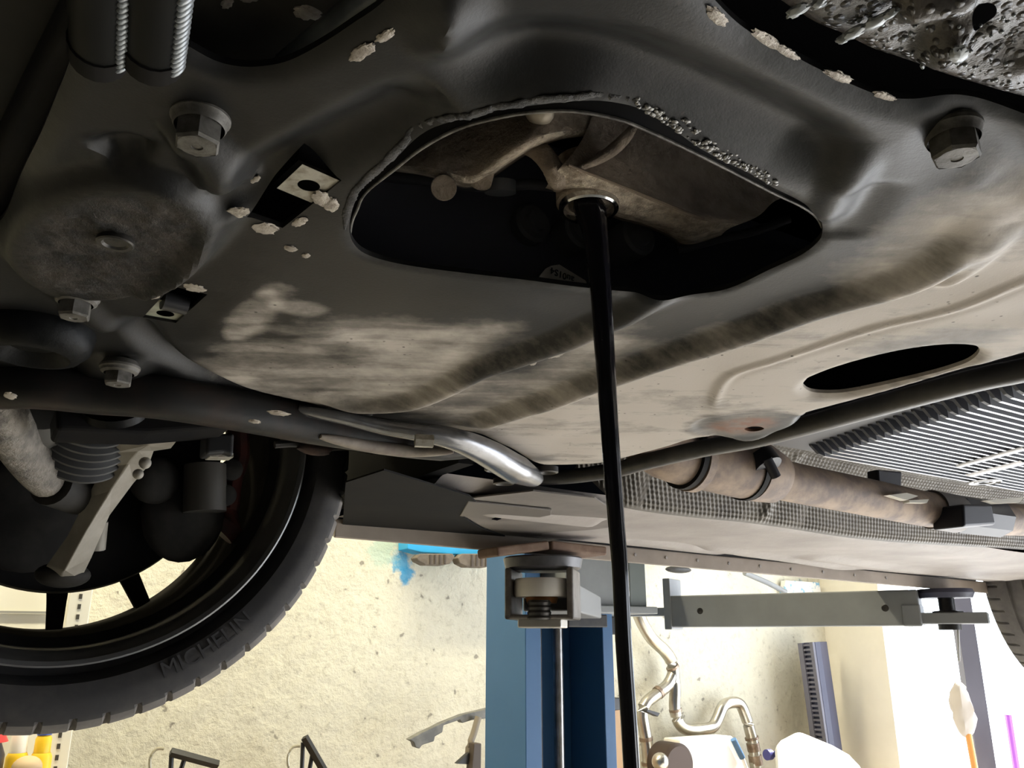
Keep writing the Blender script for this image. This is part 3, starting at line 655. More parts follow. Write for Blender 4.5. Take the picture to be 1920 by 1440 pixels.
hexbolt(148, 536, .0150, .0120, .0135, boltm); hexbolt(228, 668, .0165, .0135, .0135, boltm)
hexbolt(683, 774, .009, .0075, .009, boltm)
m = MB(); c = PZ(216, 456, H0 - .012); c[2] = plate_h(c)
m.lathe(c, -Z, [(-.002, .0085), (.001, .0085), (.0016, .0078), (.0014, .006), (.0003, .005), (.0, 0)], 36); part(m, 'plug', M('oily_plug', (.03, .028, .026), .3, .3), sub, label='round oily plug in the rusty cup')
# captive nut plates in the two square openings
zinc = M('dull_zinc', (.36, .34, .29), .5, .35, (.16, .14, .10), 120, .45, .7, .15, 300)
zinc2 = M('greenish_zinc', (.33, .34, .27), .5, .3, (.2, .2, .16), 90)
def nut_plate(quad, hx, hy, r, mat, H):
    P4 = straight(xy(quad, H), .003); c = PZ(hx, hy, H)[:2]
    ring_ = np.array([c + r * np.array([math.cos(a), math.sin(a)]) for a in np.linspace(0, 2 * math.pi, 24, endpoint=False)])
    v, f = cut_sheet(P4, [ring_], .003); n = len(v)
    vv = [(*p, H + CZ) for p in v]
    m = MB().add(vv, f.tolist());
    o = part(m, 'nut_plate', mat, sub, smooth=False, label='pale zinc nut plate with a round hole'); return o
nut_plate([(519, 353), (567, 308), (640, 340), (584, 380)], 579, 348, .0049, zinc, H0 + .0012)
nut_plate([(268, 593), (297, 561), (354, 577), (330, 604)], 310, 588, .0052, zinc2, H0 + .0012)
part(MB().tube([PZ(305, 562, H0 + .001), PZ(350, 573, H0 + .001)], .006, 14), 'rolled_tab', M('black_tab', (.02, .02, .022), .3), sub)
part(MB().prism([PZ(x, y, H0 + .02) for x, y in ((440, 410), (560, 300), (660, 340), (540, 440))], Z * .03), 'nut_pocket', black, sub, smooth=False)
part(MB().prism([PZ(x, y, H0 + .02) for x, y in ((255, 600), (318, 528), (400, 548), (340, 610))], Z * .03), 'nut_pocket', black, sub, smooth=False)
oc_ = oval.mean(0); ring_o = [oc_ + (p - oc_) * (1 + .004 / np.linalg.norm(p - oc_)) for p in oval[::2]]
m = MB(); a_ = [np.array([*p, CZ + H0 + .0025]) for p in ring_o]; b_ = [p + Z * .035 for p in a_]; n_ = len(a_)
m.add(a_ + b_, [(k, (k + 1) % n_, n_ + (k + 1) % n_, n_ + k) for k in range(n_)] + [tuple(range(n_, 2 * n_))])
part(m, 'slot_dark_box', M('deep_black', (.004, .004, .006), .8, spec=0.), sub, smooth=False)  # closed black box added above the oval slot to keep it dark
# weld spatter and spot welds
weldm = M('pale_spot_weld', (.42, .38, .33), .45, .35, (.22, .19, .16), 160, .4, .65, .5, 400)
def spot(px, py, rx, ry, rot=0., parent=sub, H=H0, mat=weldm, thick=.0007, zf=None):
    a = PZ(px, py, H); e1 = PZ(px + rx * math.cos(math.radians(rot)), py + rx * math.sin(math.radians(rot)), H) - a
    e2 = PZ(px - ry * math.sin(math.radians(rot)), py + ry * math.cos(math.radians(rot)), H) - a
    a[2] = (plate_h(a) if zf is None else zf) - .0002
    n1, n2 = np.linalg.norm(e1), np.linalg.norm(e2)
    part(MB().blob(a, e1 / n1, e2 / n2, Z, n1, n2, thick, 22, 10, .5), 'spot_weld', mat, parent)
for w in ((446, 390, 21, 9, -4), (498, 428, 23, 10, 6), (562, 416, 14, 7, -20), (474, 362, 12, 5, -20), (602, 373, 17, 12, 20), (620, 384, 14, 12, 0), (285, 550, 14, 8, 0), (366, 537, 20, 7, 10), (545, 466, 12, 5, 10), (574, 480, 8, 4, 0),
          (1345, 38, 24, 12, 40), (1440, 98, 30, 12, 35), (1478, 120, 24, 10, 30), (1575, 162, 26, 9, 18), (1660, 197, 22, 7, 12), (680, 96, 27, 12, -30), (722, 66, 22, 8, -30), (1040, 664, 18, 6, -14), (998, 681, 7, 4, 0), (165, 640, 10, 4, 0)):
    spot(*w)
# --- cross tube behind the plate and the bright bracket at its left end
tubem = M('dark_tube', (.035, .034, .034), .45, 0, (.07, .065, .06), 30, .4, .7, .1, 200)
cp = [PZ(x, y, .196) for x, y in ((985, 896), (1060, 894), (1150, 882), (1210, 866), (1312, 842), (1410, 824), (1492, 803), (1612, 770), (1687, 750), (1837, 711), (1920, 694), (2100, 652))]
part(MB().tube(spline(cp, .012), .0092, 20, flat=.8), 'cross_tube', tubem, label='dark tube running along the rear edge of the plate')
brm = M('oily_bright_steel', (.22, .22, .23), .26, .7, (.13, .13, .135), 40, .35, .7, .06, 160)
bp = [PZ(x, y, h) for x, y, h in ((560, 768, .186), (640, 782, .182), (720, 800, .178), (800, 812, .174), (860, 826, .172), (915, 850, .170), (960, 876, .170), (1000, 897, .172))]
part(MB().tube(spline(bp, .01), [(r, r * .8) for r in np.interp(np.linspace(0, 1, len(spline(bp, .01))), [0, .3, .6, .8, 1], [.006, .010, .0165, .0185, .012])], 24), 'support_arm', brm, label='shiny grey curved arm at the plate corner')
def seat(px, py, H, r, mat): 
    c = PZ(px, py, H); return MB().lathe(c, -Z, [(-.006, r), (0, r), (.001, r * .8), (-.002, r * .5), (-.002, 0)], 24)
part(seat(930, 882, .164, .012, dark_steel), 'arm_plug', dark_steel, car); part(seat(1027, 886, .176, .012, dark_steel), 'arm_plug', dark_steel, car); part(seat(945, 907, .176, .013, dark_steel), 'arm_plug', dark_steel, car)
# --- side rail along the left of the plate
rail = [PZ(x, y, h) for x, y, h in ((-80, 726, .176), (60, 722, .176), (180, 734, .176), (300, 744, .176), (440, 768, .177), (560, 792, .178), (680, 815, .178), (770, 832, .178), (850, 842, .18), (900, 846, .182))]
rs = spline(rail, .012)
ro = part(MB().tube(rs, [(.016, .0165 * k) for k in np.interp(np.linspace(0, 1, len(rs)), [0, .6, .9, 1], [1.05, 1, .75, .3])], 20, flat=.8), 'side_rail', M('oily_rail', (.010, .0095, .009), .5, 0, (.022, .015, .012), 22, .45, .65, .15, 120, spec=.25), label='dark oily side rail with traces of red paint')
part(MB().tube(spline([PZ(x, y, .166) for x, y in ((600, 818), (690, 836), (770, 846), (850, 846))], .01), [(.008 * k_, .006 * k_) for k_ in np.sin(np.linspace(.12, 3.0, len(spline([PZ(x, y, .166) for x, y in ((600, 818), (690, 836), (770, 846), (850, 846))], .01)))) ** .5], 14), 'rail_flange', M('dusty_flange', (.24, .21, .17), .6, 0, (.15, .12, .1), 40), label='dusty tan flange below the side rail')
part(MB().tube([PZ(778, 826, .162), PZ(812, 828, .162)], .006, 6), 'rail_clip', zinc, car)
for w in ((524, 768, 20, 4, 8), (478, 784, 11, 3, 8), (20, 735, 12, 6, 10)): spot(*w, parent=ro, H=.163, zf=CZ + .1605 + .0, thick=.001)
# shiny round mount at the far left
mt = MB(); c = PZ(62, 640, .182); mt.lathe(c, -Z, [(-.02, .036), (-.006, .036), (.004, .034), (.010, .028), (.011, .023), (.008, .019), (.003, .014), (.003, 0)], 44)
part(mt, 'rubber_mount', M('wet_black_rubber', (.004, .0045, .005), .4, 0, (.008, .008, .008), 60, .4, .7, .3, 90, spec=.08), label='oil-wet round rubber mount')
# --- near edge, top left: black strip for the shadow gap, arched opening with tube, two seamed pipes
part(MB().tube([PZ(190, 0, .205), PZ(115, 130, .207), PZ(38, 270, .209), (PZ(-80, 450, .212))], [(.010, .010)] * 4, 12, flat=.6), 'shadow_gap_strip', black, label='black strip standing in for the shadow gap at the left edge')  # black strip put in to paint the shadow gap beside the plate
part(MB().prism([PZ(x, y, .215) for x, y in ((-200, 420), (-30, 420), (110, 130), (200, 20), (220, -100), (-300, -100))], Z * .02), 'front_panel', M('grimy_black_panel', (.010, .0105, .011), .6, 0, (.018, .017, .015), 14, spec=.15), smooth=False)
part(MB().prism([PZ(x, y, .215) for x, y in ((290, -120), (290, 110), (420, 165), (560, 150), (700, 70), (790, -60), (800, -120))], Z * .02), 'arch_panel', M('olive_grime', (.03, .028, .022), .6, 0, (.045, .041, .033), 16, spec=.2), smooth=False, label='grimy panel seen through the arched opening')
part(MB().tube([PZ(545, 130, .205), PZ(640, 55, .204), PZ(740, -30, .203)], .0072, 16), 'brace_tube', M('slate_tube', (.05, .055, .06), .35, .2, (.09, .1, .105), 60), label='dark tube crossing the arched opening')
for w in ((575, 32, 25, 12, 10), (425, 14, 12, 9, -40), (465, 2, 20, 9, 0)): spot(*w, H=.213, zf=CZ + .215, thick=.0008)
seam = M('shiny_weld_bead', (.24, .255, .265), .3, .3)
for x0, y0, w_, sx in ((185, 88, 42, 0), (288, 92, 46, 10)):
    a = PZ(x0, y0, .187); k = np.linalg.norm(a - [0, 0, CZ]) / F; d = PZ(x0 + sx, y0 - 160, .182) - a; d /= np.linalg.norm(d)
    sp_ = part(MB().tube([a - d * .002, a + d * .03, a + d * .07], w_ * k, 20), 'seamed_pipe', M('oily_pipe', (.006, .0062, .006), .5, 0, spec=.06), label='short dark pipe with a ribbed weld seam')
    m = MB()
    vv_ = a - np.array([0, 0, CZ]); vv_ /= np.linalg.norm(vv_); rt = np.cross(d, vv_); rt /= np.linalg.norm(rt)
    if rt[0] < 0: rt = -rt
    fc = np.cross(rt, d); fc /= np.linalg.norm(fc)
    if fc @ vv_ > 0: fc = -fc
    nr = rt * .80 + fc * .60; tg_ = np.cross(d, nr)
    for i in range(18):
        m.blob(a + d * (.0030 * i) + nr * w_ * k * 1.01, d + tg_ * .35, tg_, nr, .0013, .0036, .0016, 12, 7)
    part(m, 'weld_bead', seam, sp_, kind='stuff')
    part(MB().tube([a - d * .006, a + d * .004], w_ * k * 1.08, 20), 'pipe_collar', black, sp_)
# --- near edge, top right: oily front member with weld spatter
FM = spline(xy([(1340, -140), (1365, -40), (1395, 0), (1440, 36), (1500, 73), (1580, 111), (1680, 150), (1780, 184), (1920, 221), (2060, 252), (2300, 200), (2300, -140)], .186), .004, True)
KN = spline(xy(ell(1845, 26, 26, 20, -30), .186), .003, True)
fv, ff = cut_sheet(FM, [KN], .003); fd, _ = dist_poly(fv, FM, True)
q = fv; dz = np.zeros(len(fv))
dz -= .012 * np.clip(1 - fd / .014, 0, 1) ** 2
bead([(1680, 28), (1760, 10), (1850, -10)], .008, .012, .2)
plateau(ell(1860, 72, 70, 26, 10), -.010, .018); plateau(ell(1775, 55, 46, 26, -30), .011, .014); bead([(1830, 80), (1880, 110), (1960, 130)], .006, .012, .2)
dz += .0015 * vnoise(fv[:, 0], fv[:, 1], 90, 1)
fm_m, t, b = nt('oil_wet_spattered_steel'); 
t.links.new(mix(t, ramp(t, noise(t, 45, 5), [(.4, 0.), (.65, 1.)]), (.022, .02, .019), (.06, .05, .042)), b.inputs['Base Color']); b.inputs['Roughness'].default_value = .24
vor = N(t, 'ShaderNodeTexVoronoi', Scale=260.); t.links.new(pos(t), vor.inputs['Vector'])
bump(t, b, ramp(t, vor.outputs['Distance'], [(.1, 1.), (.45, 0.)]), .6, .003); bump(t, b, noise(t, 300, 5, .7), .3, .002)
front = obj('front_member', np.c_[fv, CZ + .186 - dz], ff.tolist(), fm_m, car, label='oil-wet front member covered in weld spatter')
for w in ((1495, 16, 24, 8, -28), (1535, 2, 16, 7, -28), (1600, 58, 26, 8, -28), (1640, 38, 30, 8, -28), (1668, 22, 18, 6, -28), (1580, 70, 14, 5, -20), (1790, 62, 20, 13, -30)): spot(*w, parent=front, H=.184, mat=seam, zf=CZ + .1835 if w[0] < 1700 else CZ + .176, thick=.0014)
m = MB()
for i in range(170):
    a = PZ(random.uniform(1560, 1915), random.uniform(20, 205), .186); j = np.argmin(((fv - a[:2]) ** 2).sum(1))
    if ((fv[j] - a[:2]) ** 2).sum() < 1e-5 and fd[j] > .01: a[2] = CZ + .186 - dz[j]; r_ = random.uniform(.0003, .0009); m.blob(a, L, T, Z, r_, r_, r_, 6, 4)
part(m, 'spatter', seam, front, kind='stuff')
# dark space above everything
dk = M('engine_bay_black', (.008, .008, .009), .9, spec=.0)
dk_in = M('engine_side_lifted_black', (.10, .10, .12), .9, spec=0.)  # black lifted in colour to imitate haze inside the opening
#=NEXT3=
# --- what shows through the service opening
cast = M('dusty_cast_aluminium', (.36, .29, .225), .85, 0, (.20, .155, .115), 40, .38, .66, .8, 150, bdist=.005)
cast_dust = M('caked_road_dust', (.80, .69, .55), .9, 0, (.40, .32, .24), 120, .40, .62, 1., 200, bdist=.008)
pan = None
def loft(rows, sub_=2): return MB().grid([[PZ(x, y, h) for x, y, h in r] for r in rows])
rows = [
 [(1020, 350, .29), (1090, 374, .29), (1152, 412, .29), (1190, 420, .29), (1251, 440, .29), (1275, 468, .29), (1300, 466, .29), (1352, 446, .29)],
 [(1022, 356, .240), (1094, 376, .238), (1154, 414, .237), (1190, 416, .237), (1251, 438, .237), (1272, 463, .237), (1302, 461, .237), (1352, 440, .238)],
 [(1030, 340, .238), (1088, 345, .236), (1150, 378, .236), (1200, 396, .236), (1258, 420, .236), (1290, 436, .236), (1318, 436, .236), (1366, 428, .238)],
 [(1052, 312, .239), (1090, 318, .236), (1140, 338, .236), (1200, 364, .236), (1262, 390, .236), (1305, 407, .236), (1330, 415, .236), (1388, 420, .240)],
 [(1058, 306, .241), (1096, 312, .239), (1146, 330, .240), (1205, 356, .240), (1266, 382, .240), (1310, 399, .240), (1350, 407, .241), (1410, 412, .244)],
 [(1090, 270, .255), (1130, 280, .257), (1180, 296, .259), (1235, 318, .259), (1290, 343, .259), (1335, 365, .258), (1380, 385, .256), (1432, 400, .254)],
 [(1120, 200, .285), (1175, 215, .29), (1240, 240, .29), (1300, 268, .29), (1350, 295, .29), (1390, 318, .285), (1425, 345, .278), (1450, 374, .268)],
 [(1130, 100, .31), (1190, 110, .31), (1260, 140, .31), (1320, 170, .31), (1380, 210, .31), (1430, 260, .31), (1470, 310, .30), (1480, 370, .29)]]
pan = part(loft(rows), 'oil_pan', cast, sub=3, label='dusty brown cast oil pan above the service opening')
def caked(o, rws):
    o.data.materials.append(cast_dust)
    for i_, p_ in enumerate(o.data.polygons):
        if i_ // (len(rows[0]) - 1) in rws: p_.material_index = 1
caked(pan, (1, 2))
ridge = [PZ(x, y, h) for x, y, h in ((1200, 216, .277), (1180, 250, .264), (1150, 280, .254), (1115, 303, .243), (1080, 318, .237))]
part(MB().tube(spline(ridge, .005), [(.0045 * k_, .0034 * k_) for k_ in np.sin(np.linspace(.25, 2.9, len(spline(ridge, .005))))], 14), 'pan_rib', cast, pan)
part(MB().tube([PZ(1066, 309, .2365), PZ(1190, 358, .2355), PZ(1320, 411, .2355)], .0007, 8), 'seam_line', M('dark_seam', (.20, .15, .11), .9), pan)
rows = [
 [(735, 322, .30), (800, 331, .30), (850, 350, .30), (884, 362, .30), (935, 326, .30), (985, 290, .30), (1040, 262, .30), (1095, 250, .30), (1150, 235, .30)],
 [(738, 322, .252), (800, 329, .248), (850, 347, .243), (883, 359, .240), (932, 324, .240), (984, 288, .242), (1040, 262, .252), (1095, 262, .262), (1150, 250, .275)],
 [(745, 314, .252), (805, 316, .247), (848, 330, .242), (880, 343, .239), (922, 308, .239), (975, 272, .241), (1035, 246, .252), (1095, 245, .265), (1150, 235, .278)],
 [(770, 285, .262), (825, 280, .258), (870, 288, .254), (905, 290, .250), (945, 262, .250), (985, 240, .252), (1035, 224, .26), (1100, 225, .275), (1155, 220, .285)],
 [(800, 240, .28), (860, 225, .278), (910, 215, .276), (950, 210, .274), (985, 202, .272), (1015, 195, .272), (1050, 190, .275), (1110, 190, .285), (1160, 190, .29)],
 [(820, 150, .30), (880, 140, .30), (930, 135, .30), (975, 130, .30), (1010, 130, .30), (1040, 130, .30), (1060, 130, .30), (1115, 130, .30), (1165, 130, .30)]]
hs = part(loft(rows), 'bell_housing', cast, sub=3, label='smooth brown casting at the left of the opening'); caked(hs, (1,))
kn = PZ(832, 352, .234); kd = ray(820, 345); kd /= np.linalg.norm(kd); part(MB().tube([kn, kn + kd * .004, kn + kd * .016], [.0068, .0072, .0072], 24), 'cast_lug', cast, hs)
kn = PZ(900, 342, .242); part(MB().tube([kn, kn + np.array([.004, .004, .02])], .0065, 20), 'cast_lug', cast, hs)
kn = PZ(1012, 212, .262); part(MB().blob(kn, L, T, Z, .008, .007, .006, 18, 10), 'cast_boss', M('bright_cast', (.36, .31, .24), .5, .3), hs)
lug = [PZ(x, y, h) for x, y, h in ((985, 268, .262), (1010, 282, .254), (1030, 305, .246), (1042, 328, .240), (1048, 342, .246))]
part(MB().tube(spline(lug, .004), .0058, 18), 'curved_lug', cast, pan)
# drain port: bright ring in a cast boss
dc = PZ(1104, 393, .233)
part(MB().lathe(dc, Z, [(.03, .019), (.004, .0185), (.003, .0172), (.003, .012)], 40), 'drain_boss', cast, pan)
part(MB().lathe(dc, Z, [(.006, .0172), (.0, .0170), (-.001, .016), (-.0005, .0145), (.003, .0138), (.012, .0138)], 48), 'drain_port', M('wet_bright_steel', (.6, .6, .6), .14, 1.), pan, label='bright wet drain port ring')
# engine side, gearbox flange and harness clips in the dark, the white label
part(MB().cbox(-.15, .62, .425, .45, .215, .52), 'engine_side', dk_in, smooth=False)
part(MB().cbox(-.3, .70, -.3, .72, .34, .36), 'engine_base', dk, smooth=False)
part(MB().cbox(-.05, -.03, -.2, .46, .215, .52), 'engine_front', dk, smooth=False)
dkb = M('dark_bolt_head', (.11, .11, .115), .5, .0)
for x, y, d_ in ((692, 385, .52), (790, 425, .54), (1000, 418, .56), (1198, 442, .56), (1090, 430, .57)):
    p_ = PD(x, y, d_); part(MB().lathe(p_, -T, [(-.03, .014), (0, .014), (.002, .012), (.002, .008), (.006, .007), (.006, 0)], 24), 'block_bolt', dkb)
part(MB().tube(spline([PD(x, y, .5) for x, y in ((720, 330, ), (850, 345), (920, 350), (990, 345), (1060, 352))], .01), .0035, 10), 'harness', M('harness_black', (.05, .05, .055), .5, spec=.2))
part(MB().tube([PD(938, 340, .49), PD(938, 362, .49)], .0095, 16), 'hose_stub', M('dark_hose', (.09, .09, .095), .5))
part(MB().tube(spline([PD(x, y, .55) for x, y in ((1270, 470), (1340, 450), (1420, 432), (1480, 410))], .01), .003, 10), 'cable_run', M('harness_black', (.05, .05, .055), .5, spec=.2))
lab_m = M('white_sticker', (.85, .81, .75), .6)
def lp(x, y): return PT(x, y, .421)
st = part(MB().prism([lp(*p) for p in ((1010, 523), (1013, 516), (1024, 503), (1034, 498), (1049, 496), (1062, 504), (1098, 526), (1104, 540), (1010, 535))], T * .001), 'sticker', lab_m, smooth=False, label='white sticker with upside-down dark lettering')
def lettering(txt, size, name, mat, parent, org, ex_, ey_, ez_, depth=.0003, bend=None):
    cu = bpy.data.curves.new(name, 'FONT'); cu.body = txt; cu.size = size; cu.extrude = depth; cu.align_x = 'CENTER'; cu.resolution_u = 3
    to = bpy.data.objects.new(name, cu); COL.objects.link(to)
    bpy.context.view_layer.update()
    me = to.to_mesh(); v = np.array([tuple(p.co) for p in me.vertices]); f = [tuple(p.vertices) for p in me.polygons]
    to.to_mesh_clear(); bpy.data.objects.remove(to); bpy.data.curves.remove(cu)
    if bend is None: w = org + np.outer(v[:, 0], ex_) + np.outer(v[:, 1], ey_) + np.outer(v[:, 2], ez_)
    else: w = np.array([bend(p) for p in v])
    return obj(name, w, f, mat, parent, smooth=False)
e1 = lp(1085, 527) - lp(1028, 503); sl = np.linalg.norm(e1); e1 /= sl; e2 = np.cross(T, e1)
if e2[2] > 0: e2 = -e2
lettering('au01S4', sl * .27, 'lettering', M('sticker_ink', (.05, .05, .05), .6), st, lp(1054, 511) - T * .0006 , -e1, e2, -T)
# --- oil stream
oil, t, b = nt('black_engine_oil'); b.inputs['Base Color'].default_value = (.011, .0105, .0135, 1); b.inputs['Roughness'].default_value = .05
b.inputs['Specular IOR Level'].default_value = .3
oy = dc[1] - .002
cl = [(372, 1100, 50), (385, 1104, 60), (405, 1108, 56), (430, 1114, 48), (470, 1119, 43), (520, 1124, 40), (560, 1127, 39), (633, 1131.5, 37.5), (733, 1138, 35), (833, 1144.5, 33.5), (960, 1153.5, 32), (1067, 1162, 31), (1200, 1168.5, 31), (1333, 1177.5, 30.5), (1440, 1184, 31), (1560, 1191, 31), (1800, 1204, 31)]
cp = []; cr = []
for y, x, w_ in cl:
    d = ray(x, y); k = oy / d[1]; p_ = d * k; cp.append(np.array([*p_, w_ * k / F / 2]))
ss = spline(cp, .004); 
m = MB(); n = 40; vs = []
for i, a in enumerate(ss):
    for k in range(n):
        th_ = 2 * math.pi * k / n
        r_ = a[3] * (1 + .035 * math.cos(5 * th_ + i * .012) + .02 * math.cos(11 * th_ - i * .01) + .012 * math.sin(i * .11 + 2 * th_))
        vs.append((a[0] + r_ * math.cos(th_), a[1] + r_ * math.sin(th_), a[2] + CZ))
m.add(vs, [(i * n + k, i * n + (k + 1) % n, (i + 1) * n + (k + 1) % n, (i + 1) * n + k) for i in range(len(ss) - 1) for k in range(n)])
for i in range(2): pass
base = np.array([ss[-1][0], ss[-1][1]])
m.add([(base[0] + ss[-1][3] * math.cos(a) * s_, base[1] + ss[-1][3] * math.sin(a) * s_, z_) for z_, s_ in ((ss[-1][2] + CZ, 1), (.55, .9)) for a in np.arange(n) * 2 * math.pi / n], [(k, (k + 1) % n, n + (k + 1) % n, n + k) for k in range(n)])
m.make('oil_stream', oil, ang=0, label='glossy black stream of engine oil pouring from the drain port', cat='oil')
dp = empty('drain_pan', [base[0], base[1], 0], 'oil drain bin catching the stream below', 'drain bin')
dm = M('drain_bin_black', (.03, .03, .032), .5)
MB().lathe([base[0], base[1], 0], Z, [(0, 0), (0, .2), (.42, .2), (.56, .3), (.575, .3), (.43, .19), (.43, .0)], 40).make('bin', dm, dp)

# --- wheels
tyre_m = M('dusty_tyre', (.030, .029, .031), .75, 0, (.05, .046, .044), 30, .4, .7, .1, 200)
tread_m = M('worn_tread', (.15, .138, .128), .85, 0, (.09, .083, .08), 26, .35, .7, .2, 160)
rim_m = M('bronze_grey_rim', (.022, .021, .0195), .8, .0, (.03, .0285, .0265), 18, spec=0.)
lip_m = M('bare_rim_edge', (.16, .16, .165), .38, .4)
def wheel(u, t, z, name, label, R=.333, rl=.2625, width=.235, nsp=13, off=4., detail=True):
    c = W(u, t, z); e = empty(name, c, label); e.parent = car; e.matrix_parent_inverse = Matrix.Translation(Vector(-LOC[car.name]))
    k = R - rl
    prof = [(.036, rl - .012), (.030, rl + .003), (.026, rl + .010), (.010, rl + .014), (-.001, rl + .019), (-.004, rl + k * .45), (-.004, rl + k * .58), (.001, rl + k * .76), (.0015, rl + k * .78), (.004, rl + k * .84), (.010, rl + k * .915), (.018, rl + k * .965), (.030, R - .0005), (.045, R)]
    g = [.075, .16]
    half = list(prof)
    half += [(.070, R), (.072, R - .006), (.080, R - .006), (.082, R)]
    mid = [(width - a, r) for a, r in half[::-1]]
    full = half + [(width / 2 - .006, R), (width / 2 - .005, R - .006), (width / 2 + .005, R - .006), (width / 2 + .006, R)] + mid
    nn = 62 * 8; v = []; np_ = len(full)
    for kk in range(nn):
        th_ = 2 * math.pi * kk / nn; ph = kk % 8
        for a, r in full:
            aa = min(a, width - a)
            if ph == 0 and aa < .04 and r > rl + k * .83: r = r - .006
            v.append(c + T * a + (L * math.sin(th_) - Z * math.cos(th_)) * r)
    f = [(i * np_ + j, i * np_ + j + 1, ((i + 1) % nn) * np_ + j + 1, ((i + 1) % nn) * np_ + j) for i in range(nn) for j in range(np_ - 1)]
    ty = obj('tyre', v, f, tyre_m, e, ang=30, label='black low-profile tyre with dusty tread shoulder')
    ty.data.materials.append(tread_m)
    for i in range(nn):
        for j in range(np_ - 1):
            a = min(full[j][0], width - full[j][0])
            if min(full[j][1], full[j + 1][1]) > rl + k * .83: ty.data.polygons[i * (np_ - 1) + j].material_index = 1
    part(MB().lathe(c, T, [(.012, rl - .006), (.004, rl - .002), (.0, rl + .0015), (-.001, rl - .0005), (.002, rl - .005)], 160, close=True), 'rim_edge', lip_m, e, label='thin bare metal rim edge')
    part(MB().lathe(c, T, [(.05, rl - .0165), (.06, rl - .026), (.12, rl - .032), (.15, rl - .034), (.195, rl - .0345), (.21, rl - .03), (.225, rl - .005), (width - .012, rl + .001), (width - .012, rl - .004), (.215, rl - .04), (.19, rl - .0385), (.15, rl - .038), (.06, rl - .03), (.05, rl - .019)], 160), 'rim', rim_m, e)
    part(MB().lathe(c, T, [(.0015, rl - .003), (.010, rl - .009), (.022, rl - .013), (.0505, rl - .016), (.0505, rl - .019), (.02, rl - .016), (.004, rl - .005)], 160, close=True), 'rim_bead_seat', M('dull_grey_rim', (.085, .081, .075), .6, 0, (.06, .057, .053), 14), e)
    part(MB().lathe(c, T, [(.165, 0), (.165, .062), (.20, .072), (.215, .06), (.215, 0)], 40), 'hub', rim_m, e)
    for i in range(nsp):
        th_ = math.radians(off + 360 / nsp * i); d = L * math.sin(th_) - Z * math.cos(th_); s_ = np.cross(T, d)
        rows = [(.055, .016, .17), (.14, .0155, .178), (.19, .0115, .185), (rl - .036, .0095, .19)]
        m = MB(); vv = []
        for r, hw_, a in rows: vv += [c + d * r + s_ * hw_ + T * a, c + d * r - s_ * hw_ + T * a, c + d * r - s_ * hw_ * .8 + T * (a + .03), c + d * r + s_ * hw_ * .8 + T * (a + .03)]
        m.add(vv, [(i_ * 4 + k_, i_ * 4 + (k_ + 1) % 4, i_ * 4 + 4 + (k_ + 1) % 4, i_ * 4 + 4 + k_) for i_ in range(3) for k_ in range(4)])
        part(m, 'spoke', rim_m, e, smooth=False)
    return e, c, ty
WU, WTi, WZ = .0825, 1.05, .232
fw, wc, ty = wheel(WU, WTi, WZ, 'front_wheel', 'open-spoked front wheel hanging at the left')
rw, _, _ = wheel(WU + 2.60, WTi, WZ - .05, 'rear_wheel', 'rear wheel at the far right edge')
a_u, a_z = UT(PT(392, 1215, WTi))[0] - WU, PT(392, 1215, WTi)[2] - CZ - WZ
ph0 = math.atan2(a_u, -a_z)
def bend(p):
    r = .2925 - p[1] + .009; th_ = ph0 + p[0] / .3
    return wc + (L * math.sin(th_) - Z * math.cos(th_)) * r + T * (-.0042 - p[2])
lettering('MICHELIN', .026, 'tyre_lettering', M('moulded_rubber', (.030, .029, .031), .7), fw, None, None, None, None, depth=.0005, bend=bend)
# --- brake and hub parts inside the front wheel
disc_m = M('dark_brake_disc', (.009, .009, .0095), .7, .0, (.014, .013, .0125), 20, spec=.2)
bk = part(MB().lathe(W(WU, 1.165, WZ), T, [(-.012, .05), (-.012, .172), (-.008, .180), (.004, .182), (.012, .178), (.012, .05)], 96), 'brake_disc', disc_m, label='dark brake disc and shield')
part(MB().lathe(W(WU, 1.16, WZ), -T, [(-.01, .075), (.03, .07), (.05, .058), (.06, .04), (.06, 0)], 40), 'hub_carrier', disc_m)
hubm = M('grimy_knuckle', (.018, .017, .016), .75, .0, (.03, .028, .025), 30, spec=.2)
for x, y, tt, rx_, rz_ in ((345, 965, 1.115, .05, .06), (290, 900, 1.10, .03, .03), (60, 960, 1.12, .07, .07)):
    part(MB().blob(PT(x, y, tt), L, T, Z, rx_, .018, rz_, 20, 12, .10), 'knuckle_lump', hubm)
red = M('faded_red_caliper', (.10, .022, .016), .6, 0, (.05, .02, .016), 40)
cal = [PT(x, y, 1.13) for x, y in ((443, 788), (446, 860), (432, 905), (426, 960), (402, 990))]
part(MB().tube(spline(cal, .01), [(.012, .03)] * len(spline(cal, .01)), 14, flat=.7), 'brake_caliper', red, label='faded red brake caliper')
for x, y in ((432, 882), (420, 930)): part(MB().lathe(PT(x, y, 1.09), -T, [(0, .014), (.008, .014), (.01, .01), (.01, 0)], 20), 'caliper_bolt', hubm)
part(MB().tube([PT(385, 872, 1.09), PT(384, 960, 1.09)], .026, 20), 'caliper_piston', M('grey_brown_piston', (.05, .046, .04), .6))
part(MB().tube(spline([PT(x, y, .98) for x, y in ((515, 834), (560, 832), (600, 840), (650, 838), (700, 846))], .01), .0045, 8), 'sensor_wire', M('dusty_cable', (.03, .028, .026), .7))
part(MB().blob(PT(590, 842, .975), L, T, Z, .022, .008, .008, 16, 10, .35), 'wire_clip', M('rusty_clip', (.10, .06, .045), .8, 0, (.05, .035, .03), 60))
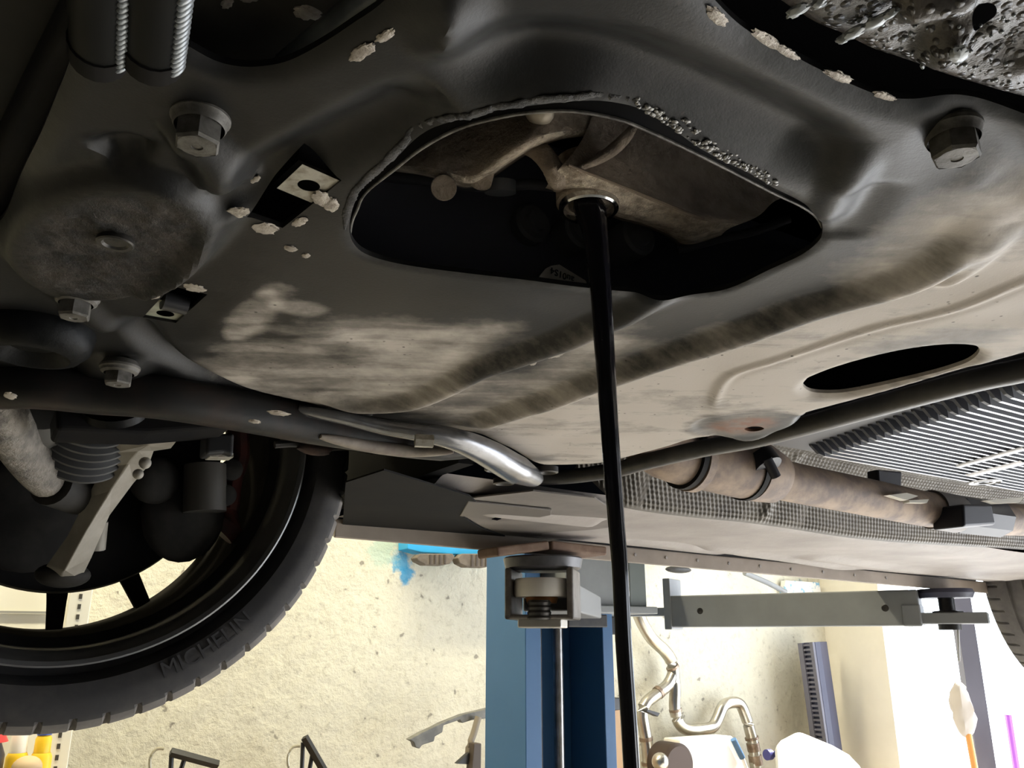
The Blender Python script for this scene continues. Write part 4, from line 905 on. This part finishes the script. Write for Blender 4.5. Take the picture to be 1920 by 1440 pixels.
# control arms, bushes, boot
alu = M('cast_grey_arm', (.27, .25, .215), .62, .15, (.19, .17, .14), 26, .35, .7, .18, 130)
BB = [(291, 811), (276, 836), (259, 846), (240, 870), (207, 920), (162, 995), (120, 1071), (112, 1086)]
CC = [(342, 816), (322, 841), (289, 846), (280, 872), (252, 905), (207, 965), (173, 1045), (152, 1088)]
AA = [(232, 806), (222, 830), (207, 850), (190, 880), (160, 935), (125, 1005), (86, 1060), (80, 1072)]
m = MB(); vv = []; tt = np.interp(np.linspace(0, 1, 8), [0, 1], [.82, 1.035])
for i in range(8):
    vv += [PT(*AA[i], tt[i] + .03), PT(*BB[i], tt[i]), PT(*CC[i], tt[i] + .008), PT((AA[i][0] + CC[i][0]) / 2, AA[i][1], tt[i] + .045)]
m.add(vv, [(i * 4 + k, i * 4 + (k + 1) % 4, i * 4 + 4 + (k + 1) % 4, i * 4 + 4 + k) for i in range(7) for k in range(4)] + [(3, 2, 1, 0), (28, 29, 30, 31)])
ca = part(m, 'control_arm', alu, smooth=False, bev=.002, label='pale cast control arm running down to the hub')
part(MB().blob(PT(118, 1078, 1.05), L, T, Z, .028, .025, .014, 20, 12), 'ball_joint', hubm, ca)
part(MB().tube([PT(185, 978, 1.05), PT(180, 1030, 1.06)], .010, 12), 'arm_boss', alu, ca)
for x, y, r_ in ((272, 868, .0075), (259, 889, .0065)): part(MB().blob(PT(x, y, .875), L, T, Z, r_ * .8, .006, r_ * .8, 12, 8), 'cast_lug', alu, ca)
lp_ = [PT(x, y, tt) for x, y, tt in ((-12, 730, .80), (12, 785, .84), (38, 835, .89), (72, 876, .93), (92, 894, .95))]
la = part(MB().tube(spline(lp_, .01), [(.017, .022)] * len(spline(lp_, .01)), 18, flat=.8), 'tension_arm', M('rough_grey_arm', (.22, .20, .17), .75, .1, (.10, .09, .08), 50, .4, .65, .9, 150, bdist=.006), label='rough grey curved arm at the far left')
part(MB().tube([PT(96, 905, .95), PT(150, 925, .99)], .023, 20), 'arm_bush', hubm, la)
boot = M('ribbed_boot', (.035, .036, .038), .5)
b0, b1 = PT(176, 770, .90), PT(150, 858, .96); pr = []
for k in range(6): pr += [(k * .0105, .040), (k * .0105 + .004, .0455), (k * .0105 + .0065, .0455)]
d_ = b1 - b0; pr = [(.0, 0)] + pr + [(.066, 0)]
part(MB().lathe(b0, d_, pr, 40), 'rubber_boot', boot, label='ribbed dark rubber boot')
part(MB().lathe(PT(78, 752, .88), PT(70, 795, .93) - PT(78, 752, .88), [(0, 0), (0, .03), (.02, .036), (.034, .036), (.036, .03), (.036, 0)], 32), 'bush_sleeve', M('grey_sleeve', (.06, .058, .055), .5), la)
part(MB().prism([PT(x, y, .78) for x, y in ((104, 762), (440, 778), (440, 800), (360, 806), (280, 812), (106, 806))], T * .06), 'rail_bracket', black, smooth=False, bev=.004)
part(MB().tube([PT(216, 762, .775), PT(217, 776, .78)], .026, 24), 'bracket_socket', M('wet_black_rubber', (.006, .0065, .007), .22), label='oil-wet socket under the side rail')
m = MB()
for i in range(26): m.blob(PT(random.uniform(244, 278), random.uniform(738, 772), .76), L, T, Z, *(random.uniform(.001, .0035),) * 3, 8, 5, .4)
part(m, 'torn_sealant', seam, kind='stuff')
part(MB().prism([PT(x, y, .83) for x, y in ((388, 812), (440, 812), (438, 855), (420, 849), (386, 852))], T * .03), 'bracket_box', blk, smooth=False, bev=.003)
part(MB().prism([PT(x, y, .84) for x, y in ((392, 851), (412, 847), (438, 850), (438, 857), (394, 856))], T * .02), 'bracket_edge', zinc, smooth=False)
# wheel housing
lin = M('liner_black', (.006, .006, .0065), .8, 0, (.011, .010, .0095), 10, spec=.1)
part(MB().cbox(-.32, .47, .66, .68, .21, .62), 'inner_liner', lin, smooth=False)
part(MB().cbox(.455, .475, .83, 1.29, .193, .62), 'rear_liner', lin, smooth=False, label='black liner behind the front wheel')
part(MB().cbox(-.34, -.32, .66, 1.29, .19, .62), 'front_liner', lin, smooth=False)

fin_d0 = M('dark_cover', (.02, .021, .03), .5)
# --- floor pan, sill (the car hangs slightly tail-down on the lift)
_sp = [PT(x, y, 1.27) for x, y in ((630, 1004), (780, 1019), (920, 1034), (1240, 1064), (1500, 1083), (1690, 1096))]
_fit = np.polyfit([p @ L for p in _sp], [p[2] - CZ for p in _sp], 1)
def zl(u): return _fit[0] * np.asarray(u) + _fit[1]
def floor_h(u, t):
    h = np.full(np.shape(u), .186)
    for pts, dpt, w_ in FEAT:
        d, s_ = dist_poly(np.c_[np.ravel(u), np.ravel(t)], pts)
        h = h + (-dpt * .5 * (1 + np.cos(np.pi * np.clip(d / w_, 0, 1))) * sstep(s_, 0, .08) * sstep(1 - s_, 0, .08)).reshape(np.shape(u))
    return h
def fl(pts, H=.186): return spline([np.array(UT(PZ(x, y, H))) for x, y in pts], .02)
FEAT = [(fl([(700, 960), (800, 985), (900, 990), (1000, 985)]), -.012, .06), (fl([(900, 945), (1000, 955), (1120, 965)]), .010, .05), (fl([(1170, 1000), (1300, 1010), (1480, 1040)]), -.014, .03), (fl([(1300, 1005), (1500, 1030), (1700, 1060)]), .008, .03),
        (fl([(1250, 1030), (1450, 1052), (1600, 1068)]), -.012, .03), (fl([(1500, 1020), (1700, 1042), (1900, 1056)]), .008, .05)]
us = np.arange(.475, 2.5, .012); ts = np.arange(.90, 1.272, .0125)
ug, tg = np.meshgrid(us, ts, indexing='ij'); hg = floor_h(ug, tg)
hg = hg - .186 + zl(ug) + .031 + .012 * (1 - sstep(tg, .90, .94)) + .002 * vnoise(ug, tg, 9, 2)
vg = (ug[..., None] * L + tg[..., None] * T); vg[..., 2] = hg + CZ
fp_m = M('dusty_underseal', (.27, .245, .23), .6, 0, (.37, .34, .325), 7, .35, .7, .25, 130)
m = MB(); m.grid(vg.tolist()); part(m, 'floor_pan', fp_m, ang=0, label='dusty brown floor pan between sill and exhaust')
part(MB().prism([W(.475, 1.27, zl(.475)), W(2.5, 1.27, zl(2.5)), W(2.5, 1.27, zl(2.5) + .030), W(.475, 1.27, zl(.475) + .030)], T * .007), 'pinch_weld', M('tan_underseal', (.34, .285, .24), .6, 0, (.24, .2, .165), 8, .4, .7, .2, 90), smooth=False, bev=.002, label='tan pinch weld along the sill edge')
sl_ = [(.47, .0), (2.32, 0.)]
part(MB().tube([W(u, 1.335, zl(u) + .115) for u in (.47, .6, 1.4, 2.2, 2.34)], [(.062, .105)] * 5, 24, flat=.7), 'sill', M('dark_body_paint', (.02, .022, .03), .25), label='dark painted sill')
for i in range(9): 
    x = 1190 + i * 58; d = PT(x, 1030, 1.27)
    u_ = UT(d)[0]; part(MB().lathe(W(u_, 1.2695, zl(u_) + .016), -T, [(0, .0035), (.0015, .003), (.002, 0)], 14), 'sill_rivet', fp_m)
part(MB().prism([PZ(x, y, .1710) for x, y in ((862, 968), (878, 941), (1034, 957), (1033, 966), (1000, 973), (937, 977))], Z * .003), 'jacking_tongue', M('brown_tongue', (.10, .085, .075), .55), smooth=False, bev=.001, label='brown tongue plate with a small hole')
part(MB().prism([PZ(x, y, .1700) for x, y in ((922, 974), (930, 971), (940, 973), (932, 976))], Z * .003), 'plate_hole', M('deep_black', (.004, .004, .006), .8, spec=0.), smooth=False)
part(MB().prism([PT(x, y, .98) for x, y in ((905, 905), (1000, 912), (1000, 935), (900, 936), (897, 925))], T * .06), 'bracket_stub', M('grey_underseal', (.07, .068, .066), .5), smooth=False, bev=.005)
part(MB().prism([PT(x, y, 1.02) for x, y in ((746, 893), (838, 897), (870, 914), (902, 938), (876, 934), (800, 914))], T * .03), 'liner_flange', M('brown_grey_facet', (.08, .073, .066), .6), smooth=False, bev=.002)
for x, y, w_ in ((1215, 989, 50), (1870, 1050, 26), (1060, 955, 14)):
    part(MB().prism([PZ(x - w_ / 2, y - 5, .183), PZ(x + w_ * .4, y - 3, .183), PZ(x + w_ / 2, y + 5, .183), PZ(x - w_ / 2, y + 4, .183)], Z * .01), 'drain_slot', M('deep_black', (.004, .004, .006), .8, spec=0.), smooth=False)
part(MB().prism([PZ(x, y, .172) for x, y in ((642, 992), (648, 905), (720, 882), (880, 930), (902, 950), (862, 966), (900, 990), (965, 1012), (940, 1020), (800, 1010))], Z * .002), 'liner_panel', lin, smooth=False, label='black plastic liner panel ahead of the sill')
part(MB().prism([PZ(x, y, .1745) for x, y in ((884, 934), (1000, 921), (1115, 934), (1170, 972), (1130, 1004), (1040, 1012), (965, 1014), (905, 988), (868, 966))], Z * .002), 'floor_shade_plate', M('brown_grey_shade', (.12, .105, .095), .65, 0, (.17, .15, .135), 12, .35, .7, .15, 120), smooth=False, label='brown-grey plate standing in for floor shade beside the oil stream')  # dark plate added where the front floor lies in shade
part(MB().cbox(.575, .775, .2, .64, .222, .33), 'dark_filler_box', fin_d0, smooth=False)  # dark box added to darken the pale gap ahead of the ribs
# --- exhaust pipe and embossed heat shield
PTt = .74; ep = lambda x, y, t=PTt: PT(x, y + (-6 if x < 1440 else 1 if x < 1560 else 5), t)
exm = M('tan_hot_pipe', (.36, .265, .195), .6, .05, (.20, .15, .13), 34, .38, .62, .2, 120)
exh = empty('exhaust_line', ep(1500, 920), 'tan heat-stained exhaust pipe under the tunnel'); exh.parent = car; exh.matrix_parent_inverse = Matrix.Translation(Vector(-LOC[car.name]))
pipe = spline([ep(1380, 884), ep(1470, 900), ep(1600, 922), ep(1740, 950), ep(1850, 966), ep(1960, 972), ep(2120, 985), ep(2300, 1010)], .02)
part(MB().tube(pipe, .0275, 32), 'pipe', exm, exh)
part(MB().tube([ep(1405, 888), ep(1425, 892), ep(1452, 896)], [.040, .0395, .034], 36), 'pipe_collar', exm, exh)
part(MB().tube([ep(1300, 868), ep(1330, 873), ep(1400, 887)], [.0335, .037, .039], 36), 'pipe_sleeve', exm, exh)
part(MB().tube([ep(1393, 885.5), ep(1401, 887)], .041, 40), 'gasket_band', M('black_gasket', (.006, .0055, .0055), .6, spec=.15), exh, label='black clamp band')
part(MB().tube([ep(1290, 866), ep(1303, 868.5)], .041, 40), 'pipe_flange', exm, exh); part(MB().tube([ep(1279, 863), ep(1288, 865)], .040, 40), 'gasket_band', M('black_gasket', (.006, .0055, .0055), .6, spec=.15), exh)
dpa = ep(1282, 864); part(MB().tube(spline([dpa, dpa - L * .05 + Z * .012, dpa - L * .10 + Z * .06, dpa - L * .12 + Z * .16], .02), .035, 32), 'downpipe', exm, exh)
cp_ = M('clamp_navy_black', (.018, .018, .026), .45, .2)
part(MB().tube([ep(1424, 862, .71), ep(1440, 876, .70)], .020, 20), 'clamp_nut', cp_, exh); part(MB().tube([ep(1438, 866, .69), ep(1455, 893, .69)], .0065, 14), 'clamp_bolt', cp_, exh, label='dark bolt standing off the clamp')
part(MB().tube([ep(1745, 950), ep(1790, 958)], .0305, 32), 'pipe_sleeve', M('grey_sleeve_clamp', (.16, .145, .14), .5, .3), exh, label='grey sleeve clamp')
part(MB().tube([ep(1792, 958), ep(1870, 968)], [.031, .031], 8), 'clamp_block', cp_, exh)
part(MB().prism([PT(x, y, .68) for x, y in ((1806, 945), (1860, 945), (1868, 984), (1808, 988))], T * .05), 'clamp_bracket', cp_, exh, smooth=False, bev=.004)
cl_m = M('cream_clip', (.55, .52, .45), .5)
for q4 in (((1668, 928), (1700, 924), (1722, 930), (1700, 938)), ((1704, 938), (1742, 936), (1738, 943), (1706, 942)), ((1850, 938), (1920, 932), (1912, 942), (1870, 944))):
    part(MB().prism([PT(x, y, .70) for x, y in q4], T * .01), 'mount_clip', cl_m, exh, smooth=False, label='small cream mount clip')
part(MB().prism([PT(x, y, .74) for x, y in ((1646, 880), (1692, 884), (1690, 932), (1664, 930), (1648, 905))], T * .02), 'hanger_bracket', cp_, exh, smooth=False, bev=.003)
bot = [(1078, 880), (1105, 897), (1132, 922), (1160, 946), (1200, 957), (1300, 970), (1385, 978), (1440, 985), (1500, 994), (1600, 1009), (1700, 1018), (1800, 1024), (1920, 1031), (2080, 1042)]
bp_ = spline([np.array([*UT(PT(x, y, .90)), PT(x, y, .90)[2]]) for x, y in bot], .0022)
su, sz = bp_[:, 0], bp_[:, 2]
prof_t = [.902, .897, .89, .875, .85, .81, .75, .68, .63]; prof_z = [0., .004, .012, .04, .075, .098, .106, .106, .100]
ar = np.linspace(0, 1, 150); ptt = np.interp(ar, np.linspace(0, 1, 9), prof_t); pzz = np.interp(ar, np.linspace(0, 1, 9), prof_z)
vg = np.zeros((len(su), 150, 3)); arc = np.cumsum(np.r_[0, np.hypot(np.diff(ptt), np.diff(pzz))])
em = .0016 * np.sin((su[:, None] + .5 * arc[None, :]) * 2 * np.pi / .0085) * (.65 + .35 * np.sin(arc[None, :] * 2 * np.pi / .0075)) * sstep(arc[None, :], .002, .007)
vg[:] = su[:, None, None] * L + (ptt[None, :, None] - (em * .8)[..., None]) * T
vg[..., 2] = sz[:, None] + pzz[None, :] - em * .6
k_ = np.argmin(abs(su - UT(PT(1425, 985, .9))[0])); 
fold = np.exp(-((np.arange(len(su)) - k_) / 5.) ** 2)[:, None] * .006 * sstep(arc[None, :], .0, .02)
vg -= fold[..., None] * T
m = MB(); m.grid(vg.tolist()); part(m, 'heat_shield', embossed_mat(), ang=0, label='embossed grey aluminium heat shield around the exhaust')
# --- finned alloy cover: every fin a part
fin_m = M('bright_fin_alloy', (.50, .51, .54), .34, .85, (.45, .46, .5), 40); fin_d = M('dark_cover', (.02, .021, .03), .5)
fz = .200
cov = part(MB().cbox(.70, 1.30, .16, .625, fz + .012, fz + .03), 'finned_cover', fin_d, smooth=False, label='finned alloy cover with long pale ribs')
uA = UT(PZ(1545, 856, fz))[0]; uB = UT(PZ(1871, 755, fz))[0]; uE = UT(PZ(1880, 928, fz))[0]
tA = UT(PZ(1545, 856, fz))[1]
base_fin = None
for i in range(38):
    t_ = tA - i * .0118
    k = (tA - t_) / (tA - UT(PZ(1871, 755, fz))[1])
    u0_ = uA + (uB - uA) * k
    x0 = u0_; x1 = uE + .06 - .004 * (i % 3)
    rows = [(x0 - .030, fz + .03), (x0 - .022, fz + .010), (x0 - .010, fz + .002), (x0, fz), (x1, fz - .001), (x1 + .006, fz + .012)]
    m = MB(); vv = []
    for u_, z_ in rows: vv += [W(u_, t_ - .0016, z_), W(u_, t_ + .0016, z_), W(u_, t_ + .0016, z_ + .014), W(u_, t_ - .0016, z_ + .014)]
    m.add(vv, [(a * 4 + b_, a * 4 + (b_ + 1) % 4, a * 4 + 4 + (b_ + 1) % 4, a * 4 + 4 + b_) for a in range(5) for b_ in range(4)] + [(3, 2, 1, 0), (20, 21, 22, 23)])
    rb_ = part(m, 'rib', fin_m, cov, smooth=False); rb_.data.materials.append(fin_d)
    for p_ in rb_.data.polygons[:12]: p_.material_index = 1  # front teeth of each rib coloured dark to paint them unlit
part(MB().tube([PZ(1800, 872, fz - .0), PZ(1925, 838, fz - .0)], [(.007, .003)] * 2, 8), 'cross_rib', fin_m, cov); part(MB().tube([PZ(1820, 890, fz - .0), PZ(1925, 864, fz)], [(.009, .003)] * 2, 8), 'cross_rib', fin_m, cov)
part(MB().lathe(PZ(1846, 903, fz), -Z, [(-.012, .021), (.001, .021), (.002, .019), (-.001, .017), (-.001, .014), (.002, .013), (.002, .010), (-.003, .008), (-.003, 0)], 36), 'screw_boss', fin_m, cov, label='round screw boss with concentric rings')
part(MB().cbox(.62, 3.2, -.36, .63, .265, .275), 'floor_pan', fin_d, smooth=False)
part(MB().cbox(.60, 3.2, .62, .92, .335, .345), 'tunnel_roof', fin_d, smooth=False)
# body shell over it all
body = M('dark_body_paint', (.02, .022, .03), .25)
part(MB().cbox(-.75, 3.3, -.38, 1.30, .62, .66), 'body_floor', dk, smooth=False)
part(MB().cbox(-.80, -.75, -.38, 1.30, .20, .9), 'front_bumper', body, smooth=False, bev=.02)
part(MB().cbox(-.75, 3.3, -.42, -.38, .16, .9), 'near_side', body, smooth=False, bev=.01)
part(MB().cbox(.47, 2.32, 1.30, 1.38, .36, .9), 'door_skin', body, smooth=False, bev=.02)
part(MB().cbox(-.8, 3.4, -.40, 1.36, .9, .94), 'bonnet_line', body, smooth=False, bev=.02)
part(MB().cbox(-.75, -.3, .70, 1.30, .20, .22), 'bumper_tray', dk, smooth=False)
